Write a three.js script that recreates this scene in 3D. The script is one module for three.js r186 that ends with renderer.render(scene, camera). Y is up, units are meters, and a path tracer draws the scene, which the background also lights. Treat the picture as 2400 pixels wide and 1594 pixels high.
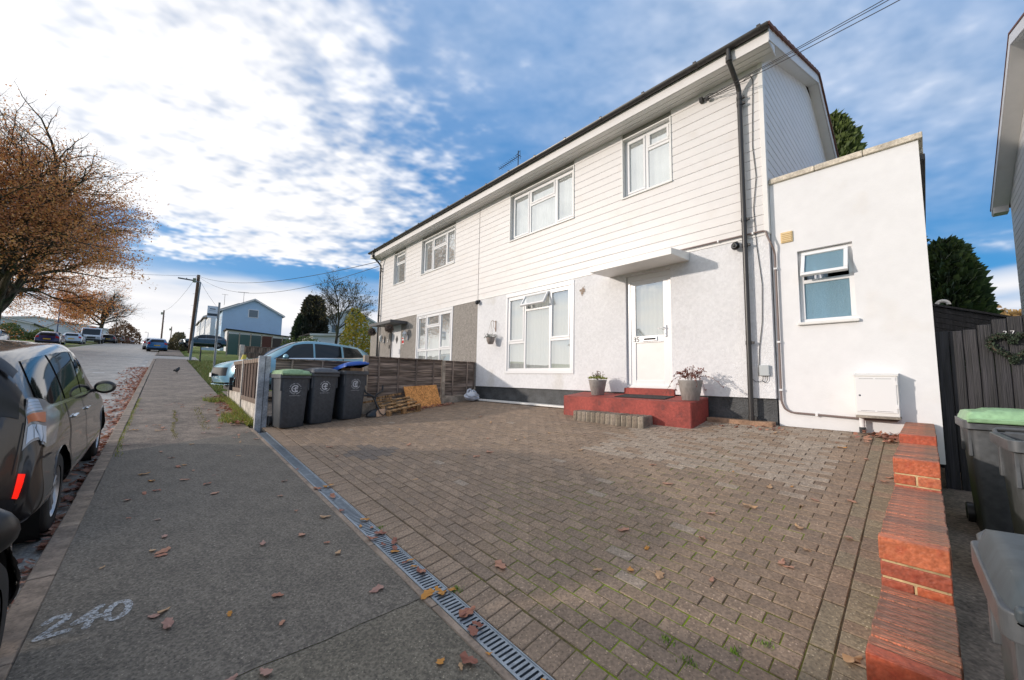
import * as THREE from 'three';
import { mergeGeometries, mergeVertices, toCreasedNormals } from 'three/addons/utils/BufferGeometryUtils.js';
import { RoundedBoxGeometry } from 'three/addons/geometries/RoundedBoxGeometry.js';
import { TextGeometry } from 'three/addons/geometries/TextGeometry.js';
import { FontLoader } from 'three/addons/loaders/FontLoader.js';

// ---------------------------------------------------------------- camera, renderer
const scene = new THREE.Scene();
const camera = new THREE.PerspectiveCamera(2 * Math.atan(797 / 890) * 180 / Math.PI, 2400 / 1594, 0.05, 2000);
camera.rotation.order = 'YXZ';
camera.position.set(0, 1.5, 0);
camera.rotation.set(0.0884813, -0.7418047, 0.0168462);
camera.setViewOffset(2400, 1594, 0, -11.2, 2400, 1594);
const renderer = new THREE.WebGLRenderer({ antialias: true });
renderer.toneMapping = THREE.LinearToneMapping;
renderer.toneMappingExposure = 1.13;
renderer.shadowMap.enabled = true;

// ---------------------------------------------------------------- noise
function mulberry(a) { return () => { a |= 0; a = a + 0x6D2B79F5 | 0; let t = Math.imul(a ^ a >>> 15, 1 | a); t = t + Math.imul(t ^ t >>> 7, 61 | t) ^ t; return ((t ^ t >>> 14) >>> 0) / 4294967296; }; }
const rnd = mulberry(20241);
const rr = (a, b, r = rnd) => a + (b - a) * r();
const LAT = new Float32Array(65536); { const r = mulberry(77); for (let i = 0; i < 65536; i++) LAT[i] = r(); }
const hash2 = (x, y) => LAT[((x & 255) + ((y & 255) << 8))];
const fade = t => t * t * (3 - 2 * t);
const mod = (a, n) => ((a % n) + n) % n;
function vnoise(x, y, p = 0, q = p) {          // value noise, tiling with period p, q when given
  let xi = Math.floor(x), yi = Math.floor(y); const xf = fade(x - xi), yf = fade(y - yi);
  let x1 = xi + 1, y1 = yi + 1;
  if (p) { xi = mod(xi, p); x1 = mod(x1, p); yi = mod(yi, q); y1 = mod(y1, q); }
  const a = hash2(xi, yi), b = hash2(x1, yi), c = hash2(xi, y1), d = hash2(x1, y1);
  return a + (b - a) * xf + (c - a) * yf + (a - b - c + d) * xf * yf;
}
function fbm(x, y, oct = 4, p = 0, q = p) { let s = 0, a = .5, n = 0; for (let i = 0; i < oct; i++) { s += a * vnoise(x + i * 17.3 * (p ? 0 : 1), y + i * 9.1 * (p ? 0 : 1), p, q); n += a; a *= .5; x *= 2; y *= 2; p *= 2; q *= 2; } return s / n; }
const clamp = (x, a = 0, b = 1) => Math.min(b, Math.max(a, x));
const sstep = (a, b, x) => fade(clamp((x - a) / (b - a)));
const mix = (a, b, t) => a + (b - a) * t;

// ---------------------------------------------------------------- sky and sun
const sunDir = new THREE.Vector3(-0.72, 0.222, -0.59).normalize();
function skyColor(x, y, z, out) {
  const el = Math.asin(clamp(y, -1, 1)) * 57.2958, h = Math.max(y, 0);
  const cs = x * sunDir.x + y * sunDir.y + z * sunDir.z;
  // clear air
  const t = Math.pow(1 - h, 5.5);
  let r = mix(.018, .20, t), g = mix(.205, .52, t), b = mix(.53, .84, t);
  const glow = Math.pow(clamp(.5 + .5 * cs), 7);
  r += .40 * glow; g += .34 * glow; b += .24 * glow;
  // high cloud sheet on a plane: dappled, in streaks, thicker towards the sun
  const k = 1 / (h + .10), px = x * k, pz = z * k;
  const ax = px * .80 + pz * .60, az = -px * .60 + pz * .80;
  const big = fbm(ax * .55 + 3.1, az * .7 + 7.7, 4);
  const mid = fbm(ax * 1.5 + 11, az * 2.6 + 5, 4);
  const wob = fbm(ax * 1.2, az * 1.2 + 40, 3) * 2.2;
  const ripple = fbm(ax * 9.5 + wob + 2, az * 13 + wob, 4);
  const fine = fbm(ax * 26, az * 36 + 9, 3);
  const side = sstep(-.06, .66, cs + (big - .5) * .7);
  const edge = sstep(14.0, 16.2, el + (mid - .5) * 8 + (fine - .5) * 3);
  const dens = side * 1.14 + (ripple - .5) * .95 + (mid - .5) * .6 + (fine - .5) * .5 - .15;
  let cov = sstep(0, 1, dens) * edge;
  const vn = fbm(ax * .8 + 20, az * 1.2 + 31, 3) * .85 + .15 * fbm(ax * 5 + 8, az * 9, 3);
  const veil = clamp((vn - .40 + .36 * sstep(.12, -.30, cs) + .08 * sstep(-.1, .3, cs)) * 1.7) * (.56 + .15 * (mid - .5)) * sstep(12, 24, el + (mid - .5) * 8);
  cov = 1 - (1 - cov * .97) * (1 - clamp(veil));
  const lift = .90 + .42 * glow + .34 * (ripple - .5) + .2 * (fine - .5);
  const w = clamp(dens * .9 + .62);
  r = mix(r, mix(.62, .97, w) * lift, cov); g = mix(g, mix(.74, .965, w) * lift, cov); b = mix(b, mix(.92, .98, w) * lift, cov);
  // low layered cloud
  const az2 = Math.atan2(x, -z), l1 = fbm(az2 * 5 + 1, el * .42 + 2, 5), l2 = fbm(az2 * 2.2 + 9, el * .22 + 4, 4);
  const low = sstep(.30, .62, l1 * .55 + l2 * .55 + sstep(14.5, 3, el) * .33 - .16) * sstep(14.2, 10.8, el + (l1 - .5) * 7);
  const lw = clamp(.03 + l1 * .98 + glow * .8);
  r = mix(r, mix(.45, .98, lw), low); g = mix(g, mix(.54, .95, lw), low); b = mix(b, mix(.70, .93, lw), low);
  if (y < 0) { const f = clamp(-y * 6); r = mix(r, .22, f); g = mix(g, .21, f); b = mix(b, .18, f); }
  out[0] = r; out[1] = g; out[2] = b;
}
{
  const W = 2048, H = 1536, data = new Float32Array(W * H * 4), c = [0, 0, 0];
  for (let j = 0; j < H; j++) {
    const th = ((j + .5) / H - .5) * Math.PI, y = Math.sin(th), ch = Math.cos(th);
    for (let i = 0; i < W; i++) {
      const ph = ((i + .5) / W - .5) * 2 * Math.PI, o = (j * W + i) * 4;
      if (y < -.2) { data[o] = .22; data[o + 1] = .21; data[o + 2] = .18; } else { skyColor(Math.cos(ph) * ch, y, Math.sin(ph) * ch, c); data[o] = c[0]; data[o + 1] = c[1]; data[o + 2] = c[2]; }
      data[o + 3] = 1;
    }
  }
  const t = new THREE.DataTexture(data, W, H, THREE.RGBAFormat, THREE.FloatType);
  t.mapping = THREE.EquirectangularReflectionMapping; t.magFilter = THREE.LinearFilter; t.minFilter = THREE.LinearFilter; t.wrapS = THREE.RepeatWrapping; t.needsUpdate = true;
  scene.background = t; scene.environment = t;
}
const sun = new THREE.DirectionalLight(new THREE.Color().setRGB(1, .885, .78), 2.35);
sun.position.copy(sunDir).multiplyScalar(80); sun.target.position.set(3, 1, -8);
sun.castShadow = true; sun.shadow.radius = 3; sun.shadow.mapSize.set(4096, 4096);
Object.assign(sun.shadow.camera, { left: -70, right: 70, top: 60, bottom: -30, near: 1, far: 300 });
scene.add(sun, sun.target);

// ---------------------------------------------------------------- helpers
const taken = {};
function numbered(n) { const k = taken[n] = (taken[n] ?? -1) + 1; return k ? n + '_' + String(k).padStart(3, '0') : n; }
function tag(o, label, category, group, kind) { if (label) o.userData.label = label; if (category) o.userData.category = category; if (group) o.userData.group = group; if (kind) o.userData.kind = kind; return o; }
function mesh(name, g, m, parent) { const o = new THREE.Mesh(Array.isArray(g) ? merge(g) : g, m); o.castShadow = o.receiveShadow = true; o.name = parent ? name : numbered(name); (parent ?? scene).add(o); return o; }
function grp(name, parent) { const o = new THREE.Group(); o.name = parent ? name : numbered(name); (parent ?? scene).add(o); return o; }
function thing(name, label, category, p = [0, 0, 0], turn = 0, group) { const o = grp(name); o.position.set(...p); o.rotation.y = turn; return tag(o, label, category, group); }
function struct(name, g, m) { const o = mesh(name, g, m); o.userData.kind = 'structure'; return o; }
function merge(list) { const l = list.map(g => { let h = g.index ? g.toNonIndexed() : g; for (const k of Object.keys(h.attributes)) if (!['position', 'normal', 'uv', 'color'].includes(k)) h.deleteAttribute(k); return h; }); const anyc = l.some(g => g.attributes.color); if (anyc) for (const g of l) if (!g.attributes.color) g.setAttribute('color', new THREE.BufferAttribute(new Float32Array(g.attributes.position.count * 3).fill(1), 3)); return l.length === 1 ? l[0] : mergeGeometries(l); }
// uv in metres from the dominant normal
function uvm(g, off = 0) {
  const p = g.attributes.position, n = g.attributes.normal, uv = new Float32Array(p.count * 2);
  for (let i = 0; i < p.count; i++) {
    const nx = Math.abs(n.getX(i)), ny = Math.abs(n.getY(i)), nz = Math.abs(n.getZ(i)), x = p.getX(i), y = p.getY(i), z = p.getZ(i);
    if (nx >= ny && nx >= nz) { uv[2 * i] = z + off; uv[2 * i + 1] = y + off; } else if (ny >= nz) { uv[2 * i] = x + off; uv[2 * i + 1] = z + off; } else { uv[2 * i] = x + off; uv[2 * i + 1] = y + off; }
  }
  g.setAttribute('uv', new THREE.BufferAttribute(uv, 2)); return g;
}
// boxes given by their limits
function bx(x0, x1, y0, y1, z0, z1, off = 0) { const g = new THREE.BoxGeometry(x1 - x0, y1 - y0, z1 - z0); g.translate((x0 + x1) / 2, (y0 + y1) / 2, (z0 + z1) / 2); return uvm(g, off); }
function rb(x0, x1, y0, y1, z0, z1, r = .006, s = 1, off = 0) { const a = x1 - x0, b = y1 - y0, c = z1 - z0; const g = new RoundedBoxGeometry(a, b, c, s, Math.min(r, a * .49, b * .49, c * .49)); g.translate((x0 + x1) / 2, (y0 + y1) / 2, (z0 + z1) / 2); return uvm(g, off); }
function cyl(r0, r1, y0, y1, x = 0, z = 0, n = 14) { const g = new THREE.CylinderGeometry(r1, r0, y1 - y0, n); g.translate(x, (y0 + y1) / 2, z); return g; }
function tube(pts, r, n = 8, seg, closed = false) { const c = new THREE.CatmullRomCurve3(pts.map(p => new THREE.Vector3(...p)), closed, 'catmullrom', .12); return new THREE.TubeGeometry(c, seg ?? pts.length * 6, r, n, closed); }
function rod(a, b, r0, r1 = r0, n = 6) { const A = new THREE.Vector3(...a), B = new THREE.Vector3(...b), d = B.clone().sub(A), L = d.length(); const g = new THREE.CylinderGeometry(r1, r0, L, n); g.translate(0, L / 2, 0); g.applyQuaternion(new THREE.Quaternion().setFromUnitVectors(new THREE.Vector3(0, 1, 0), d.divideScalar(L))); g.translate(A.x, A.y, A.z); return g; }
function lathe(pts, n = 24) { return new THREE.LatheGeometry(pts.map(p => new THREE.Vector2(...p)), n); }
// outline in (a, b) extruded along the third axis; axis 'x': a=z, b=y
function prism(pts, d, axis = 'z', bevel = 0) {
  const s = new THREE.Shape(pts.map(p => new THREE.Vector2(...p)));
  const g = new THREE.ExtrudeGeometry(s, { depth: d - 2 * bevel, bevelEnabled: bevel > 0, bevelSize: bevel, bevelThickness: bevel, bevelSegments: 1, bevelOffset: -bevel });
  if (bevel) g.translate(0, 0, bevel);
  if (axis === 'x') g.rotateY(Math.PI / 2).scale(1, 1, -1);
  if (axis === 'x') flip(g);
  if (axis === 'y') { g.rotateX(Math.PI / 2); }
  return uvm(g);
}
function flip(g) { if (g.index) { const a = g.index.array; for (let i = 0; i < a.length; i += 3) { const t = a[i]; a[i] = a[i + 1]; a[i + 1] = t; } } else for (const at of Object.values(g.attributes)) { const n = at.itemSize, a = at.array; for (let i = 0; i < at.count; i += 3) for (let k = 0; k < n; k++) { const t = a[i * n + k]; a[i * n + k] = a[(i + 1) * n + k]; a[(i + 1) * n + k] = t; } } return g; }
function grid(nu, nv, fn, uvs) {     // fn(u, v) -> [x, y, z]; uvs(u, v, p) -> [s, t]
  const pos = [], uv = [], idx = [];
  for (let j = 0; j <= nv; j++) for (let i = 0; i <= nu; i++) { const p = fn(i / nu, j / nv); pos.push(...p); uv.push(...(uvs ? uvs(i / nu, j / nv, p) : [p[0], p[2]])); }
  for (let j = 0; j < nv; j++) for (let i = 0; i < nu; i++) { const a = j * (nu + 1) + i, b = a + 1, c = a + nu + 1, d = c + 1; idx.push(a, b, c, b, d, c); }
  const g = new THREE.BufferGeometry(); g.setAttribute('position', new THREE.Float32BufferAttribute(pos, 3)); g.setAttribute('uv', new THREE.Float32BufferAttribute(uv, 2)); g.setIndex(idx); g.computeVertexNormals(); return g;
}
const at = (g, x, y, z) => g.clone().translate(x, y, z);

// ---------------------------------------------------------------- textures
function tex(w, h, fn, srgb = true, size = 1) {           // fn(x, y, u, v) -> [r, g, b(, a)] in 0..1
  const d = new Uint8Array(w * h * 4);
  for (let y = 0; y < h; y++) for (let x = 0; x < w; x++) { const c = fn(x, y, x / w, y / h), o = (y * w + x) * 4; d[o] = clamp(c[0]) * 255; d[o + 1] = clamp(c[1]) * 255; d[o + 2] = clamp(c[2]) * 255; d[o + 3] = c.length > 3 ? clamp(c[3]) * 255 : 255; }
  const t = new THREE.DataTexture(d, w, h, THREE.RGBAFormat); t.wrapS = t.wrapT = THREE.RepeatWrapping; t.magFilter = THREE.LinearFilter; t.minFilter = THREE.LinearMipmapLinearFilter; t.generateMipmaps = true; t.colorSpace = srgb ? THREE.SRGBColorSpace : THREE.NoColorSpace;
  if (Array.isArray(size)) t.repeat.set(1 / size[0], 1 / size[1]); else t.repeat.set(1 / size, 1 / size);
  t.needsUpdate = true; return t;
}
const g3 = v => [v, v, v];
function std(o) { const m = new THREE.MeshStandardMaterial({ roughness: .8, metalness: 0, ...o }); return m; }
const lin = (r, g, b) => new THREE.Color().setRGB(r, g, b);
// speckle: grains of many sizes
const grains = (() => { const r = mulberry(5), a = new Float32Array(512 * 512).fill(0); for (let k = 0; k < 5200; k++) { const x = r() * 512 | 0, y = r() * 512 | 0, s = .7 + r() * r() * 2.6, v = r(); for (let j = -3; j <= 3; j++) for (let i = -3; i <= 3; i++) if (i * i + j * j < s * s) a[mod(y + j, 512) * 512 + mod(x + i, 512)] = v + .001; } return a; })();
const T = {};
T.tarmac = tex(512, 512, (x, y, u, v) => { const n = fbm(u * 64, v * 64, 3, 64), m = fbm(u * 4, v * 4, 4, 4), s = grains[y * 512 + x]; let c = .62 + (n - .5) * .42 + (m - .5) * .12; if (s > .85) c += .24; else if (s > 0 && s < .35) c -= .14; return [c * 1.0, c * .985, c * .955]; }, true, .7);
T.tarmacB = tex(512, 512, (x, y, u, v) => { const n = fbm(u * 90, v * 90, 3, 90), s = grains[y * 512 + x]; return g3(n * .7 + (s ? s * .5 : .15)); }, false, .7);
T.tarmac2 = tex(1024, 1024, (x, y, u, v) => { const n = fbm(u * 230, v * 230, 2, 230), m = fbm(u * 9, v * 9, 4, 9), k = fbm(u * 34, v * 34, 3, 34), s = grains[(y & 511) * 512 + (x & 511)]; let c = .62 + (n - .5) * .34 + (m - .5) * .26 + (k - .5) * .2; if (s > .9) c += .16; return [c * 1.0, c * .98, c * .945]; }, true, 3.3);
T.patch = tex(512, 512, (x, y, u, v) => { const m = fbm(u * 5, v * 5, 5, 5), k = fbm(u * 3 + 5, v * 3, 4, 3); const c = .78 + (m - .5) * .5; const gr = sstep(.56, .75, k) * .14; return [c - gr * .6, c - gr * .1, c - gr * 1.2]; }, true, 7.3);
T.fine = tex(512, 512, (x, y, u, v) => { const n = fbm(u * 40, v * 40, 4, 40), m = fbm(u * 5, v * 5, 4, 5); return g3(.84 + (n - .5) * .22 + (m - .5) * .22); }, true, 1.3);
T.fineB = tex(512, 512, (x, y, u, v) => g3(fbm(u * 60, v * 60, 4, 60)), false, .8);
T.paver = tex(512, 512, (x, y, u, v) => { const n = fbm(u * 70, v * 70, 3, 70), m = fbm(u * 6, v * 6, 4, 6), s = grains[y * 512 + x]; let c = .74 + (n - .5) * .30 + (m - .5) * .16; let w = 0; if (s > .91) w = 1; else if (s > .80) w = .38; else if (s > 0 && s < .25) c -= .16; return [c + w * .6, c * .985 + w * .58, c * .96 + w * .5]; }, true, .85);
T.paverB = tex(512, 512, (x, y, u, v) => { const n = fbm(u * 80, v * 80, 3, 80); return g3(n * .8 + (grains[y * 512 + x] > .6 ? .2 : 0)); }, false, .85);
T.dashB = tex(512, 512, (x, y, u, v) => { let b = 0; const n = fbm(u * 70, v * 70, 2, 70); b = sstep(.35, .75, n) * .8 + .2; return g3(b); }, false, .55);
T.dash = tex(512, 512, (x, y, u, v) => { const n = fbm(u * 60, v * 60, 2, 60), m = fbm(u * 5, v * 5, 5, 5), k = fbm(u * 3 + 9, v * 3, 4, 3); const c = .945 + (n - .5) * .06 + (m - .5) * .05; const d = sstep(.64, .85, k) * .05; return [c - d, c - d * 1.2, c - d * 1.6]; }, true, 2.4);
T.dashGrey = tex(512, 512, (x, y, u, v) => { const n = fbm(u * 90, v * 90, 3, 90), s = grains[y * 512 + x]; let c = .72 + (n - .5) * .5; if (s > .7) c += .22; else if (s > 0 && s < .4) c -= .25; return [c, c * .97, c * .93]; }, true, 1.1);
T.wall = tex(512, 512, (x, y, u, v) => { const m = fbm(u * 4, v * 4, 5, 4), n = fbm(u * 30, v * 30, 3, 30), k = fbm(u * 7 + 3, v * 7, 4, 7); const d = sstep(.66, .85, k) * .02; const c = .955 + (m - .5) * .035 + (n - .5) * .03; return [c - d * .5, c - d * .8, c - d * 1.2]; }, true, 3.1);
T.wood = tex(256, 512, (x, y, u, v) => { const g = fbm(u * 26, v * 4, 4, 26, 4), k = fbm(u * 4, v * 3 + 2, 3, 4, 3), f = fbm(u * 90, v * 8, 2, 90, 8); const c = .62 + (g - .5) * .7 + (k - .5) * .5 + (f - .5) * .25; return [c, c * .97, c * .93]; }, true, [.24, 1.6]);
T.woodB = tex(256, 512, (x, y, u, v) => g3(fbm(u * 60, v * 6, 4, 60, 6)), false, [.24, 1.6]);
T.brick = tex(512, 512, (x, y, u, v) => { const n = fbm(u * 50, v * 50, 4, 50), m = fbm(u * 9, v * 9, 4, 9), k = fbm(u * 14, v * 14 + 7, 3, 14); const c = .80 + (n - .5) * .26 + (m - .5) * .22, d = sstep(.62, .85, k) * .12; return [c - d * .5, c - d, c - d]; }, true, .6);
T.brickTop = tex(512, 512, (x, y, u, v) => { const g = fbm(u * 90, v * 7, 4, 90, 7), k = fbm(u * 9, v * 4, 4, 9, 4), n = fbm(u * 50, v * 50, 3, 50); const d = sstep(.38, .68, g * .55 + k * .45); return [mix(.56, .86, d) + (n - .5) * .2, mix(.50, .60, d) + (n - .5) * .2, mix(.47, .53, d) + (n - .5) * .2]; }, true, [.45, .5]);
T.redpaint = tex(512, 512, (x, y, u, v) => { const m = fbm(u * 6, v * 6, 5, 6), n = fbm(u * 40, v * 40, 3, 40), k = fbm(u * 10 + 4, v * 10, 4, 10); const w = sstep(.58, .74, k); const c = .8 + (m - .5) * .3 + (n - .5) * .2; return [c - w * .09, c * .95 - w * .03, c * .92]; }, true, 1.2);
T.concrete = tex(512, 512, (x, y, u, v) => { const m = fbm(u * 7, v * 7, 5, 7), n = fbm(u * 60, v * 60, 3, 60), s = grains[y * 512 + x]; const c = .80 + (m - .5) * .38 + (n - .5) * .24 - (s > 0 && s < .2 ? .15 : 0); return [c, c * .975, c * .94]; }, true, 1.0);
T.osb = tex(512, 512, (() => { const a = new Float32Array(512 * 512).fill(.6), r = mulberry(9); for (let k = 0; k < 2600; k++) { const x = r() * 512, y = r() * 512, t = r() * 6.28, L = 6 + r() * 26, w = 1.5 + r() * 4, v = .35 + r() * .65; for (let i = -L; i < L; i += .7) for (let j = -w; j < w; j += .7) a[mod(Math.round(y + Math.sin(t) * i + Math.cos(t) * j), 512) * 512 + mod(Math.round(x + Math.cos(t) * i - Math.sin(t) * j), 512)] = v * (1 - .12 * Math.abs(j) / w); } return (x, y) => { const v = a[y * 512 + x]; return [.55 + .45 * v, .42 + .5 * v, .3 + .5 * v]; }; })(), true, 1.0);
T.bark = tex(256, 256, (x, y, u, v) => { const g = fbm(u * 14, v * 3, 4, 14, 3), n = fbm(u * 40, v * 20, 3, 40, 20), k = fbm(u * 4, v * 4, 3, 4); const c = .55 + (g - .5) * .9 + (n - .5) * .4; const m = sstep(.5, .7, k) * .2; return [c - m * .5, c, c - m * .7]; }, true, [1.2, 2]);
T.grass = tex(512, 512, (x, y, u, v) => { const n = fbm(u * 80, v * 80, 3, 80), m = fbm(u * 7, v * 7, 4, 7), k = fbm(u * 13 + 3, v * 13, 4, 13); const c = .6 + (n - .5) * .8; const l = sstep(.55, .72, k) * .5; return [c * mix(.72, 1.1, m) + l * .35, c * .95 + l * .1, c * .5]; }, true, 3.0);
T.blot = tex(512, 512, (x, y, u, v) => { const m = fbm(u * 6, v * 6, 5, 6), n = fbm(u * 24, v * 24, 4, 24); return g3(.8 + (m - .5) * .5 + (n - .5) * .3); }, true, 4);
const M = {};
M.tarmac = std({ color: lin(.41, .372, .325), map: T.tarmac, bumpMap: T.tarmacB, bumpScale: .003, roughness: .78 });
M.tarmacOld = std({ color: lin(.55, .46, .395), map: T.tarmac2, bumpMap: T.tarmacB, bumpScale: .003, roughness: .8 });
M.road = std({ color: lin(.92, .90, .88), map: T.tarmac2, bumpMap: T.tarmacB, bumpScale: .004, roughness: .5 });
M.kerb = std({ color: lin(.42, .345, .29), map: T.concrete, bumpMap: T.fineB, bumpScale: .002, roughness: .85 });
M.concrete = std({ color: lin(.5, .44, .38), map: T.concrete, bumpMap: T.fineB, bumpScale: .002, roughness: .9 });
M.concretePale = std({ color: lin(.85, .82, .78), map: T.concrete, bumpMap: T.fineB, bumpScale: .002, roughness: .9 });
M.dash = std({ color: lin(.92, .92, .93), map: T.dash, bumpMap: T.dashB, bumpScale: .0045, roughness: .9 });
M.dashGrey = std({ color: lin(.62, .61, .605), map: T.dashGrey, bumpMap: T.dashB, bumpScale: .004, roughness: .9 });
M.smooth = std({ color: lin(.87, .87, .875), map: T.wall, bumpMap: T.fineB, bumpScale: .0008, roughness: .8 });
M.clad = std({ color: lin(.80, .775, .755), map: T.wall, roughness: .42 });
M.upvc = std({ color: lin(.80, .80, .80), roughness: .28 });
M.upvcOld = std({ color: lin(.86, .85, .82), map: T.wall, roughness: .4 });
M.plinth = std({ color: lin(.10, .113, .13), map: T.concrete, bumpMap: T.fineB, bumpScale: .006, roughness: .6 });
M.black = std({ color: lin(.02, .02, .021), roughness: .35 });
M.gutter = std({ color: lin(.055, .052, .05), map: T.fine, roughness: .35 });
M.brownPipe = std({ color: lin(.20, .15, .135), roughness: .45 });
M.tile = std({ color: lin(.26, .12, .09), map: T.brick, roughness: .9 });
M.dark = std({ color: lin(.03, .03, .03), roughness: .9 });
M.inner = std({ color: lin(.35, .33, .30), roughness: .95, side: THREE.DoubleSide });
M.glass = new THREE.MeshPhysicalMaterial({ color: lin(.93, .97, .96), metalness: .5, roughness: .008, transmission: 1, thickness: 0, ior: 2.25, side: THREE.DoubleSide });
M.frost = new THREE.MeshPhysicalMaterial({ color: lin(.30, .52, .66), roughness: .3, transmission: .35, thickness: 0, ior: 1.6, bumpMap: T.dashB, bumpScale: .004, side: THREE.DoubleSide });
M.net = new THREE.MeshPhysicalMaterial({ color: lin(.88, .88, .84), roughness: 1, transmission: .35, thickness: 0, side: THREE.DoubleSide });
M.red = std({ color: lin(.50, .10, .08), map: T.redpaint, bumpMap: T.fineB, bumpScale: .004, roughness: .7 });
M.steel = std({ color: lin(.46, .53, .60), metalness: .75, roughness: .42, map: T.fine });
M.woodGrey = [0, 1, 2].map(i => std({ color: [lin(.60, .48, .41), lin(.47, .37, .31), lin(.74, .60, .52)][i], map: T.wood, bumpMap: T.woodB, bumpScale: .004, roughness: .9 }));
M.pine = std({ color: lin(.95, .58, .28), map: T.wood, bumpMap: T.woodB, bumpScale: .002, roughness: .8 });
M.osb = std({ color: lin(1, .58, .25), map: T.osb, roughness: .8 });
M.bark = std({ color: lin(.30, .24, .18), map: T.bark, bumpMap: T.bark, bumpScale: .03, roughness: 1 });
M.grass = std({ color: lin(.36, .50, .17), map: T.grass, roughness: 1 });
M.white = std({ color: lin(.8, .8, .8), roughness: .5 });
M.chrome = std({ color: lin(.75, .76, .78), metalness: 1, roughness: .15 });
// ---------------------------------------------------------------- levels
const PK = [[60, -3.0], [30, -1.65], [0, 0], [-9, .495], [-30, 1.92], [-62, 4.2], [-85, 5.85], [-100, 6.85], [-120, 7.5], [-160, 7.45], [-400, 4], [-900, 0]];
function P(z) {                                    // height of the street along its length
  if (z >= 60) return -3; if (z <= -900) return 0;
  let i = 0; while (PK[i + 1][0] > z) i++;
  const [a, b] = [PK[i], PK[i + 1]], sl = (p, q) => (q[1] - p[1]) / (q[0] - p[0]);
  const m = sl(a, b), m0 = i ? (sl(PK[i - 1], a) + m) / 2 : m, m1 = i + 2 < PK.length ? (sl(b, PK[i + 2]) + m) / 2 : m, h = b[0] - a[0], t = (z - a[0]) / h, t2 = t * t, t3 = t2 * t;
  return (2 * t3 - 3 * t2 + 1) * a[1] + (t3 - 2 * t2 + t) * h * m0 + (-2 * t3 + 3 * t2) * b[1] + (t3 - t2) * h * m1;
}
const XD = 1.483, XF = 6.6, YH = .89;              // drain edge, house front, ground level at the house
function G(x, z) {                                 // level of the plots beside the street
  const s = P(z); if (x <= XD) return s;
  let h = mix(YH, P(z) + .15, sstep(-17, -24, z));
  if (z > .02) h = .3; 
  const t = clamp((x - XD) / (XF - XD)); return mix(s, h, t) - (z > .02 ? .06 * (1 - t) : 0);
}
// ---------------------------------------------------------------- ground to the horizon
{
  const xs = [], zs = [];
  for (const v of [-900, -500, -300, -200, -140, -100, -75, -55, -42, -32, -25, -20, -16, -13, -11, -9.5, -8.6, -8, -7.7, -4, -1, -.6, -.3, 0, .7, 1.25, 1.5, 2, 2.6, 3.2, 3.8, 4.4, 5, 5.6, 6.2, 6.7, 8, 10, 13, 17, 22, 30, 40, 55, 75, 100, 140, 200, 300, 500, 900]) xs.push(v);
  for (let z = 60; z > -180; z -= (z < 6 && z > -30 ? .75 : 3)) zs.push(z); zs.push(.02, .06); for (const v of [-200, -230, -270, -320, -400, -500, -700, -900, 80, 120, 200, 400, 900]) zs.push(v);
  zs.sort((a, b) => b - a);
  const pos = [], uv = [], idx = [];
  for (const z of zs) for (const x of xs) {
    let y = G(x, z) - .07; if (x > -7.7 && x < -.3) y = P(z) - .3; if (x >= -.3 && x <= 1.5) y -= .1; if (x < -7.7) y = P(z) + .02 * Math.min(20, -7.7 - x) * .4;
    if (x > 1.5 && x < XF + .2 && z > -8.9 && z < .1) y -= .12;
    pos.push(x, y, z); uv.push(x, z);
  }
  const n = xs.length; for (let j = 0; j + 1 < zs.length; j++) for (let i = 0; i + 1 < n; i++) { const a = j * n + i; idx.push(a, a + 1, a + n, a + 1, a + n + 1, a + n); }
  const g = new THREE.BufferGeometry(); g.setAttribute('position', new THREE.Float32BufferAttribute(pos, 3)); g.setAttribute('uv', new THREE.Float32BufferAttribute(uv, 2)); g.setIndex(idx); g.computeVertexNormals();
  struct('ground', g, M.grass);
}
const strip = (x0, x1, z0, z1, off, nx, nz, f = P) => grid(nx, nz, (u, v) => { const x = mix(x0, x1, u), z = mix(z0, z1, v); return [x, (f === P ? P(z) : f(x, z)) + off, z]; });
const KO = -.525, KI = -.40;                       // kerb: road face and pavement side
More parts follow.
